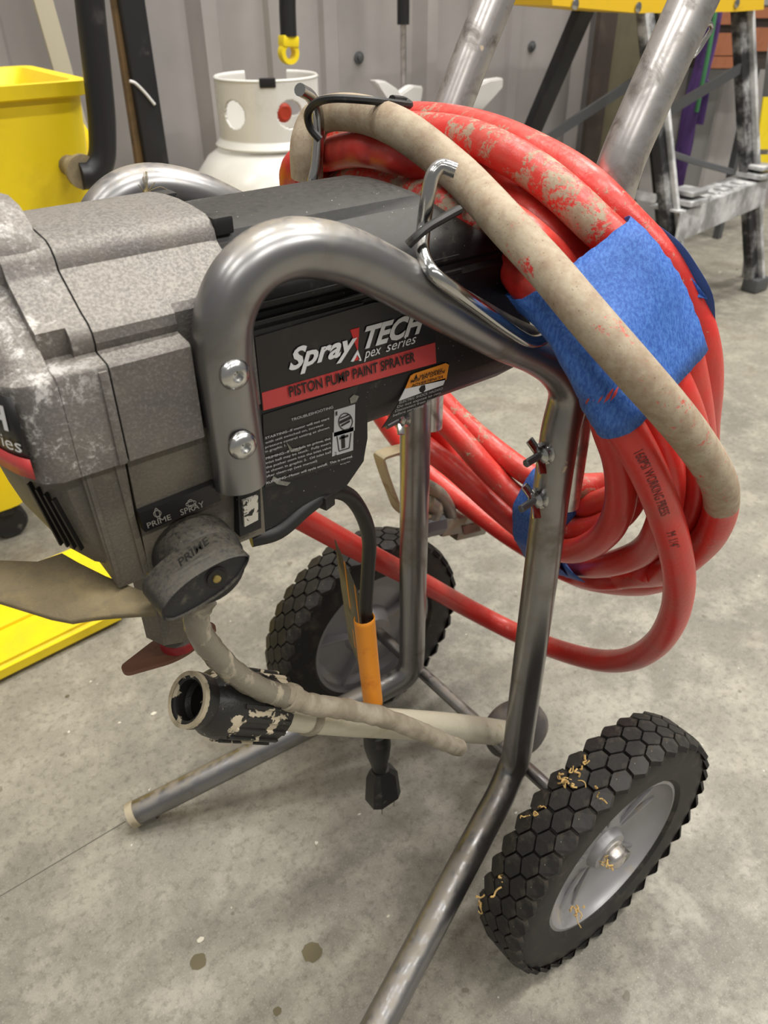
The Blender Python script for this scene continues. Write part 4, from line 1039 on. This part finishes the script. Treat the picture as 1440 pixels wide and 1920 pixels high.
tube(bm, crom(q, 6), .0155, 16); mesh_obj('wringer_lever', bm, M_BLKM, tubr, smooth=60)
bm = bmesh.new(); c = P(155, 322, 1, .985); lathe(bm, [(.019, -.004), (.019, .004), (.012, .008)], c, (0, 1, 0), 20); tube(bm, [c, c+Vector((0, .055, 0))], .012, 12); mesh_obj('lever_pivot', bm, M_DUSTP, tubr)
for x, y in ((-.08, 1.12), (.13, 1.12), (-.08, 1.28), (.13, 1.28)):
    bm = bmesh.new(); lathe(bm, [(.024, -.012), (.027, -.008), (.027, .008), (.024, .012)], (x, y, .027), (0, 1, 0), 20); box(bm, (x, y, .05), (.02, .034, .014)); mesh_obj('caster', bm, M_BLKR, tubr)
# flat yellow floor sign
sg = thing('floor_sign', 'flat yellow folding floor sign lying under the pump', 'floor sign', (-.02, .90, 0))
bm = bmesh.new(); a, b, c = P(0, 1250, 2, .026), P(190, 1157, 2, .026), P(118, 1030, 2, .026); ex = (b-a).normalized()
pl = [a-ex*.4, b+ex*.03, c+ex*.06, c-ex*.49]
box_p = [Vector((p.x, p.y, .026)) for p in pl]; extr(bm, box_p, (0, 0, -.024)); bmesh.ops.bevel(bm, geom=bm.edges[:], offset=.006, segments=3, affect='EDGES'); mesh_obj('panel', bm, M_YEL, sg)
bm = bmesh.new(); m1 = (pl[0]+pl[3])/2; m2 = (pl[1]+pl[2])/2; bar(bm, Vector((m1.x, m1.y, .028)), Vector((m2.x-.02, m2.y, .028)), .05, .006, side=(0, 1, 0), bev=.002); mesh_obj('raised_band', bm, M_YEL, sg)

# propane tank
tc = P(499, 150, 1, 1.32); TX, TY = tc.x, 1.32
tk = thing('propane_tank', 'white propane tank with round collar and hand holes against the wall', 'gas tank', (TX, TY, 0))
bm = bmesh.new()
prof = [(.1, .022), (.12, .028), (.145, .06), (.150, .10), (.150, .33), (.147, .375), (.135, .412), (.112, .440), (.085, .457), (.055, .465), (.02, .468)]
lathe(bm, prof, (TX, TY, 0), (0, 0, 1), 48); mesh_obj('body', bm, M_TANK, tk, smooth=60)
bm = bmesh.new(); lathe(bm, [(.095, 0), (.100, 0), (.097, .035), (.092, .035)], (TX, TY, 0), (0, 0, 1), 40, cap=False); mesh_obj('foot_ring', bm, M_TANK, tk)
# collar with oval holes cut out as grid gaps
bm = bmesh.new(); NA, NZ = 280, 54; z0, z1, CR = .458, .562, .085
vdir = math.atan2(-TY, -TX)
grid = [[None]*(NZ+1) for _ in range(NA)]
def top(a): return z1-.004*math.cos(a*2)
gap0 = vdir+2.2
inside = lambda a, z: any((((a-vdir-h+PI) % (2*PI)-PI)/.26)**2+((z-.512)/.021)**2 < 1 for h in (-.72, .42, 2.6))
for i in range(NA):
    a = 2*PI*i/NA
    for j in range(NZ+1):
        z = z0+(z1-z0)*j/NZ; r = CR+.010*max(0, (z0+.012-z)/.012)+.002*(j == NZ)
        grid[i][j] = bm.verts.new((TX+r*math.cos(a), TY+r*math.sin(a), z))
for i in range(NA):
    for j in range(NZ):
        a = 2*PI*(i+.5)/NA; z = z0+(z1-z0)*(j+.5)/NZ
        da = (a-(vdir+PI)+PI) % (2*PI)-PI
        if inside(a, z) or (abs(da) < .45 and z > .490): continue
        bm.faces.new((grid[i][j], grid[(i+1) % NA][j], grid[(i+1) % NA][j+1], grid[i][j+1]))
for v in [v for v in bm.verts if not v.link_faces]: bm.verts.remove(v)
mesh_obj('collar', bm, M_TANK, tk, smooth=60, solid=.004)
bm = bmesh.new(); a = vdir+.02; box(bm, (TX+CR*math.cos(a), TY+CR*math.sin(a), z1-.003), (.008, .026, .014), rz=a, bev=.002); mesh_obj('rim_clip', bm, M_BLKM, tk)
bm = bmesh.new(); lathe(bm, [(.02, .44), (.018, .47), (.012, .475), (.012, .50), (.022, .502), (.024, .515), (.020, .522)], (TX, TY, 0), (0, 0, 1), 20); mesh_obj('valve', bm, M_BRASS, tk)
bm = bmesh.new(); lathe(bm, [(.008, 0), (.015, .004), (.015, .020), (.010, .024)], P(521, 209, 1, TY-.045), (0, -1, 0), 16); mesh_obj('valve_cap', bm, plain('red_cap', (196, 62, 34), .5), tk)

# black and yellow hanging grip, second grip with thin steel rod
def leaning(name, label, cat, top, bot, w, y, mat, extra=None, group=None):
    return None
yb_ = 1.30
g1 = thing('tool_handle', 'black tool handle ending in a yellow hanging eye above the tank', 'tool handle', P(540, 90, 1, 1.44))
bm = bmesh.new(); tube(bm, [P(540, -260, 1, 1.44), P(538, -60, 1, 1.44), P(539, 20, 1, 1.44), P(541, 68, 1, 1.44)], .0152, 16); mesh_obj('grip', bm, M_BLKM, g1, smooth=60)
bm = bmesh.new(); c = P(541, 99, 1, 1.44); lathe(bm, [(.0105, -.008), (.0185, -.008), (.0195, 0), (.0185, .008), (.0105, .008)], c, (0, 1, 0), 28, cap=False)
bmv = bm; lathe(bm, [(.0105, .008), (.0105, -.008)], c, (0, 1, 0), 28, cap=False)
q0 = P(541, 66, 1, 1.44); q1 = P(541, 88, 1, 1.44); bar(bm, q0, q1, .034, .022, side=(1, 0, 0), bev=.004); mesh_obj('hanging_eye', bm, M_YEL, g1)
g2 = thing('tool_handle', 'slim steel rod with a black grip standing on the white plastic holder', 'tool handle', P(757, 168, 1, 1.46))
bm = bmesh.new(); tube(bm, [P(757, -260, 1, 1.46), P(756, 46, 1, 1.46)], .0125, 16); mesh_obj('grip', bm, M_BLKM, g2, smooth=60)
bm = bmesh.new(); tube(bm, [P(756, 44, 1, 1.46), P(757, 172, 1, 1.46)], .0062, 12); mesh_obj('rod', bm, M_HANDLE, g2, smooth=60)

# white plastic holders
def holder(label, pts_list, base, y, stem):
    t = thing('plastic_holder', label, 'holder', Vector((base.x, y, 0)))
    for nm, pts in pts_list:
        bm = bmesh.new(); extr(bm, [P(a, b, 1, y-.012) for a, b in pts], (0, .024, 0)); bmesh.ops.bevel(bm, geom=bm.edges[:], offset=.003, segments=2, affect='EDGES'); mesh_obj(nm, bm, M_WPL, t, smooth=45)
    bm = bmesh.new(); tube(bm, [Vector((base.x, y, 0)), Vector((base.x, y, base.z))], .014, 14)
    lathe(bm, [(.08, 0), (.078, .012), (.02, .02)], (base.x, y, 0), (0, 0, 1), 28); mesh_obj('stand', bm, M_WPL, t)
holder('white plastic holder with two flared arms under the slim steel rod', [('arm', [(702, 152), (722, 151), (748, 168), (756, 190), (735, 200), (722, 178)]), ('arm', [(795, 162), (775, 160), (752, 176), (746, 200), (786, 205), (792, 186)])], P(752, 205, 1, 1.42), 1.42, 0)
holder('white plastic holder with one curved arm behind the coiled hose', [('arm', [(945, 146), (918, 150), (880, 168), (868, 205), (905, 208), (925, 180), (944, 165)]), ('arm', [(897, 152), (880, 170), (862, 205), (842, 205), (870, 170)])], P(885, 205, 1, 1.46), 1.46, 0)

# things leaning on the wall at the left
def leanbar(name, label, cat, a, b, y, wx, wy, mat, sides=(1, 0, 0), down=True):
    "straight stick from floor to above the frame through two sighted points"
    p, q = P(*a, 1, y), P(*b, 1, y); d = (q-p).normalized()
    lo = p-d*(p.z/d.z) if d.z > 0 else p; hi = p+d*((1.25-p.z)/d.z)
    lo = lo+d*.004
    t = thing(name, label, cat, (lo.x, lo.y, 0))
    bm = bmesh.new(); bar(bm, lo, hi, wx, wy, side=sides, bev=min(wx, wy)*.15); mesh_obj('shaft', bm, mat, t); return t, lo, hi
bt, lo, hi = leanbar('black_board', 'flat black trim board leaning on the wall beside the tank', 'board', (292, 300), (245, 0), 1.46, .042, .018, M_BLKM)
leanbar('wood_strip', 'narrow weathered wood strip behind the black trim board', 'board', (262, 315), (212, -20), 1.475, .012, .016, M_WOOD)
leanbar('beige_strip', 'pale beige strip leaning on the wall above the mop bucket', 'board', (115, 125), (80, 0), 1.50, .030, .010, plain('beige_strip_paint', (188, 180, 160), .5))
zt = thing('cable_tie', 'white plastic tie around the black trim board', 'cable tie', P(265, 168, 1, 1.45))
bm = bmesh.new(); tube(bm, crom([P(243, 152, 1, 1.447), P(252, 155, 1, 1.446), P(270, 172, 1, 1.446), P(290, 196, 1, 1.447)], 5), .0025, 8); mesh_obj('loop', bm, M_WPL, zt)

# stepladder at the right
YS = 1.05
lad = thing('stepladder', 'black and aluminium stepladder with yellow top cap, smeared with white paint', 'ladder', (1.75, 1.12, 0))
rb, rt = P(1410, 545, 2, .0), P(1384, 0, 1, 1.17)
def lp(a, z0=None): return a
foot_r = rb; s_r = P(1420, 385, 1, 1.085); s_l = P(1256, 455, 2, s_r.z)
dr = (rt-rb).normalized()
# right front rail: web + flange
bm = bmesh.new(); bar(bm, rb+dr*.02, rb+dr*.95, .030, .022, side=(1, 0, 0), bev=.002); R_ = mesh_obj('front_rail', bm, M_FIB, lad)
bm = bmesh.new(); bar(bm, rb+dr*.03+Vector((.021, -.008, 0)), rb+dr*.95+Vector((.021, -.008, 0)), .012, .030, side=(1, 0, 0), bev=.002); mesh_obj('rail_flange', bm, M_ALU, R_)
bm = bmesh.new(); box(bm, rb+Vector((.008, 0, .018)), (.062, .045, .036), bev=.008); mesh_obj('rubber_foot', bm, M_GREYBAR, R_)
lt = P(1210, 30, 1, 1.13); lb_ = P(1256, 450, 2, s_r.z); dl = (lt-lb_).normalized(); lf = lb_-dl*(lb_.z/dl.z)
bm = bmesh.new(); bar(bm, lf+dl*.02, lf+dl*1.0, .028, .022, side=(1, 0, 0), bev=.002); L_ = mesh_obj('front_rail', bm, M_FIB, lad)
bm = bmesh.new(); bar(bm, lf+dl*.03+Vector((.012, -.018, 0)), lf+dl*.62+Vector((.012, -.018, 0)), .010, .012, side=(1, 0, 0), bev=.002); mesh_obj('rail_flange', bm, M_ALU, L_)
bm = bmesh.new(); box(bm, lf+Vector((.008, 0, .018)), (.062, .045, .036), bev=.008); mesh_obj('rubber_foot', bm, M_GREYBAR, L_)
# bottom step with folded top and end brackets
bm = bmesh.new(); a = s_l+Vector((.0, -.012, 0)); b = s_r+Vector((.0, -.012, 0)); a.z = b.z = s_r.z
bar(bm, a+Vector((0, 0, .033)), b+Vector((0, 0, .033)), .062, .004, side=(0, 0, 1)); bar(bm, a+Vector((0, .038, .064)), b+Vector((0, .038, .064)), .078, .004, side=(0, 1, 0))
stp = mesh_obj('step', bm, M_ALU, lad)
for t_ in (.13, .92):
    c = a+(b-a)*t_+Vector((0, .02, .078)); bm = bmesh.new(); box(bm, c, (.07, .07, .012), bev=.004); box(bm, c+Vector((0, 0, .018)), (.06, .06, .010), bev=.004); mesh_obj('step_bracket', bm, M_ALU, stp)
for k in range(6):
    c = a+(b-a)*(.25+k*.1)+Vector((0, .03, .068)); bm = bmesh.new(); box(bm, c, (.02, .03, .004), bev=.001); mesh_obj('tread_bump', bm, M_ALU, stp)
# braces
bm = bmesh.new(); bar(bm, P(1008, 272, 1, 1.20), P(1262, 105, 1, 1.20), .020, .006, side=(0, 0, 1)); mesh_obj('brace', bm, M_GREYBAR, lad)
bm = bmesh.new(); bar(bm, P(1150, 270, 1, 1.14), P(1388, 128, 1, 1.14), .022, .006, side=(0, 0, 1)); mesh_obj('brace', bm, M_GREYBAR, lad)
bm = bmesh.new(); tube(bm, crom([P(1246, 284, 1, 1.12), P(1310, 305, 1, 1.12), P(1372, 322, 1, 1.12)], 4), .007, 8); mesh_obj('rung', bm, M_GREYBAR, lad)
bm = bmesh.new(); bar(bm, P(1120, 350, 1, 1.30), P(1228, 372, 1, 1.30), .022, .012, side=(0, 0, 1)); mesh_obj('rung', bm, M_ALU, lad)
# rear rails
for (p, q, nm) in (((1098, 10), (990, 262), 1.36), ((1215, 40), (1246, 420), 1.36)):
    a_ = P(*p, 1, 1.25); b_ = P(*q, 1, nm); d = (b_-a_).normalized(); e = b_+d*((b_.z-.004)/-d.z) if d.z < 0 else b_
    bm = bmesh.new(); bar(bm, a_-d*.15, e, .044, .022, side=(1, 0, 0), bev=.002); mesh_obj('rear_rail', bm, M_BLKM, lad)
# yellow top cap
bm = bmesh.new(); a = P(1036, 8, 1, 1.12); b = P(1436, 20, 1, 1.12); z = (P(1200, 24, 1, 1.12)).z
pts = [P(1036, 10, 1, 1.12), P(1200, 25, 1, 1.12), P(1380, 22, 1, 1.12), P(1432, 18, 1, 1.12), P(1436, -60, 1, 1.12), P(1030, -90, 1, 1.12)]
extr(bm, pts, (0, .14, 0)); capo = mesh_obj('top_cap', bm, M_YEL2, lad, smooth=0)
for x, y in ((1078, 8), (1196, 14), (1381, 6)):
    bm = bmesh.new(); lathe(bm, [(.009, 0), (.009, .002), (.005, .004)], P(x, y, 1, 1.119), (0, -1, 0), 12); mesh_obj('rivet', bm, M_CHROME, capo)

# olive board, purple straps, crate shelf, second rail with yellow label
def slab(name, label, cat, pix, y, th, mat, pname='board', down=True):
    pts = [P(a, b, 1, y) for a, b in pix]; base = min(p.z for p in pts)
    t = thing(name, label, cat, (sum(p.x for p in pts)/len(pts), y, max(0, base)))
    bm = bmesh.new(); extr(bm, pts, (0, th, 0)); mesh_obj(pname, bm, mat, t, smooth=0); return t
def floorpts(xl, xr_, ytop, y):
    "upright slab from the floor: pixel x limits at the floor row are found from world X"
    A_ = P(xl[0], ytop, 1, y); B2 = P(xr_[0], ytop, 1, y)
    return [Vector((A_.x+xl[1], y, .003)), Vector((B2.x+xr_[1], y, .003)), Vector((B2.x, y, B2.z+.3)), Vector((A_.x, y, A_.z+.3))]
def upright(name, label, cat, xl, xr_, ytop, y, th, mat, pname='board'):
    pts = floorpts(xl, xr_, ytop, y); t = thing(name, label, cat, ((pts[0].x+pts[1].x)/2, y, 0)); bm = bmesh.new(); extr(bm, pts, (0, th, 0)); mesh_obj(pname, bm, mat, t, smooth=0); return t
upright('plywood_sheet', 'olive brown plywood sheet standing behind the stepladder', 'board', (1160, 0), (1252, .0), 20, 1.49, .014, M_OLIVE)
upright('dark_panel', 'narrow dark brown panel edge beside the olive plywood', 'board', (1128, 0), (1160, .0), 20, 1.475, .014, M_BRN)
upright('grey_panel', 'tall grey metal offcut leaning behind the purple strap', 'panel', (1338, -.03), (1372, -.03), 90, 1.50, .01, plain('grey_offcut', (132, 130, 130), .45, .3), 'panel')
# purple strap bundle hanging
cs = thing('strap_bundle', 'purple and green webbing straps hanging behind the stepladder', 'strap', P(1300, 200, 1, 1.33))
for k, (pts, w_, mt) in enumerate(((((1345, 10), (1330, 90), (1308, 170), (1290, 250), (1270, 350)), .022, M_PURP), (((1330, 40), (1318, 120), (1295, 200), (1282, 280), (1262, 352)), .030, M_PURP), (((1342, 16), (1330, 90), (1316, 160), (1306, 210)), .006, M_GREEN), (((1318, 150), (1312, 190), (1304, 232)), .03, M_PURP))):
    pth = crom([P(x, y, 1, 1.30+.012*k if mt is M_PURP else 1.285) for x, y in pts], 6); bm = bmesh.new()
    tube(bm, pth, w_*.8, 10, sy=.006); mesh_obj('strap', bm, mt, cs, smooth=60)
# orange crate on a shelf
cr = thing('wooden_crate', 'orange brown slatted crate behind the ladder top', 'crate', P(1400, 130, 1, 1.36))
for k, (x0_, x1_, y0_, y1_) in enumerate(((1322, 1392, 12, 46), (1330, 1386, 62, 104), (1392, 1500, 14, 34), (1400, 1500, 52, 96), (1322, 1400, 106, 128))):
    bm = bmesh.new(); extr(bm, [P(x0_, y0_, 1, 1.36), P(x1_, y0_, 1, 1.36), P(x1_, y1_, 1, 1.36), P(x0_, y1_, 1, 1.36)], (0, .012, 0)); mesh_obj('slat', bm, M_CRATE, cr, smooth=0)
bm = bmesh.new(); extr(bm, [P(1322, 10, 1, 1.373), P(1500, 10, 1, 1.373), P(1500, 130, 1, 1.373), P(1322, 130, 1, 1.373)], (0, .08, 0)); mesh_obj('inside', bm, M_BRN, cr, smooth=0)
c0_ = P(1324, 130, 1, 1.36); bm = bmesh.new()
bm.free()
for dx in (.01, .30):
    bm = bmesh.new(); box(bm, (c0_.x+dx, 1.40, c0_.z/2-.0), (.02, .02, c0_.z-.002)); mesh_obj('leg', bm, M_GREYBAR, cr)
# second rail with yellow labels at the frame edge
r2 = thing('ladder_rail', 'grey rail with yellow warning stickers at the right edge', 'ladder', (P(1400, 520, 2, 0).x, 1.0, 0))
a_ = P(1448, 150, 1, 1.12); b_ = P(1420, 380, 1, 1.12); d = (b_-a_).normalized(); e = b_+d*((b_.z-.003)/-d.z)
bm = bmesh.new(); bar(bm, a_-d*.3, e, .018, .03, side=(1, 0, 0)); mesh_obj('rail', bm, M_ALU, r2)
for (y0_, y1_) in ((182, 280), (290, 340)):
    bm = bmesh.new(); x_ = lambda y: 1440-(y-170)*.13; extr(bm, [P(x_(y0_)-6, y0_, 1, 1.098), P(x_(y0_)+40, y0_, 1, 1.098), P(x_(y1_)+36, y1_, 1, 1.098), P(x_(y1_)-6, y1_, 1, 1.098)], (0, .003, 0)); lb = mesh_obj('yellow_sticker', bm, M_YEL, r2, smooth=0)

# loose chaff caught on the near wheel and bits on the floor
lf_ = thing('dry_grass_bits', 'dried straw bits and webs caught on the near wheel', 'debris', (WX, .18, .2)); 
bm = bmesh.new(); rr = random.Random(5)
def chaff(c, n, spread, ln):
    for k in range(n):
        p = c+Vector((rr.gauss(0, spread), rr.gauss(0, spread*.5), rr.gauss(0, spread))); pts = [p]
        for j in range(4): pts.append(pts[-1]+Vector((rr.uniform(-1, 1), rr.uniform(-1, 1), rr.uniform(-1, 1)))*ln)
        tube(bm, crom(pts, 3), rr.uniform(.0003, .0008), 5)
def onwheel(px, py, r=WR+.001):
    "point on the near tyre's tread under a pixel"
    o = np.array([_o[0], _o[2]]); d = ray(px, py); d2 = np.array([d[0], d[2]]); c = np.array([WX, WZ]); oc = o-c
    A_ = d2@d2; B2 = 2*oc@d2; C2 = oc@oc-r*r; dd = B2*B2-4*A_*C2
    if dd < 0: return None
    t = (-B2-dd**.5)/2/A_; return Vector(_o+t*d)
for px, py, n in ((1068, 1460, 9), (1090, 1440, 6), (1000, 1530, 3), (1125, 1490, 3), (940, 1660, 3), (900, 1690, 4)):
    q = onwheel(px, py)
    if q: chaff(q, n, .0022 if px < 1000 else .0035, .003)
chaff(P(1140, 1612, 1, .176), 5, .003, .003); chaff(P(1078, 1712, 1, .182), 9, .0035, .0025)
mesh_obj('straw', bm, M_LEAF, lf_)
lf_['kind'] = 'stuff'
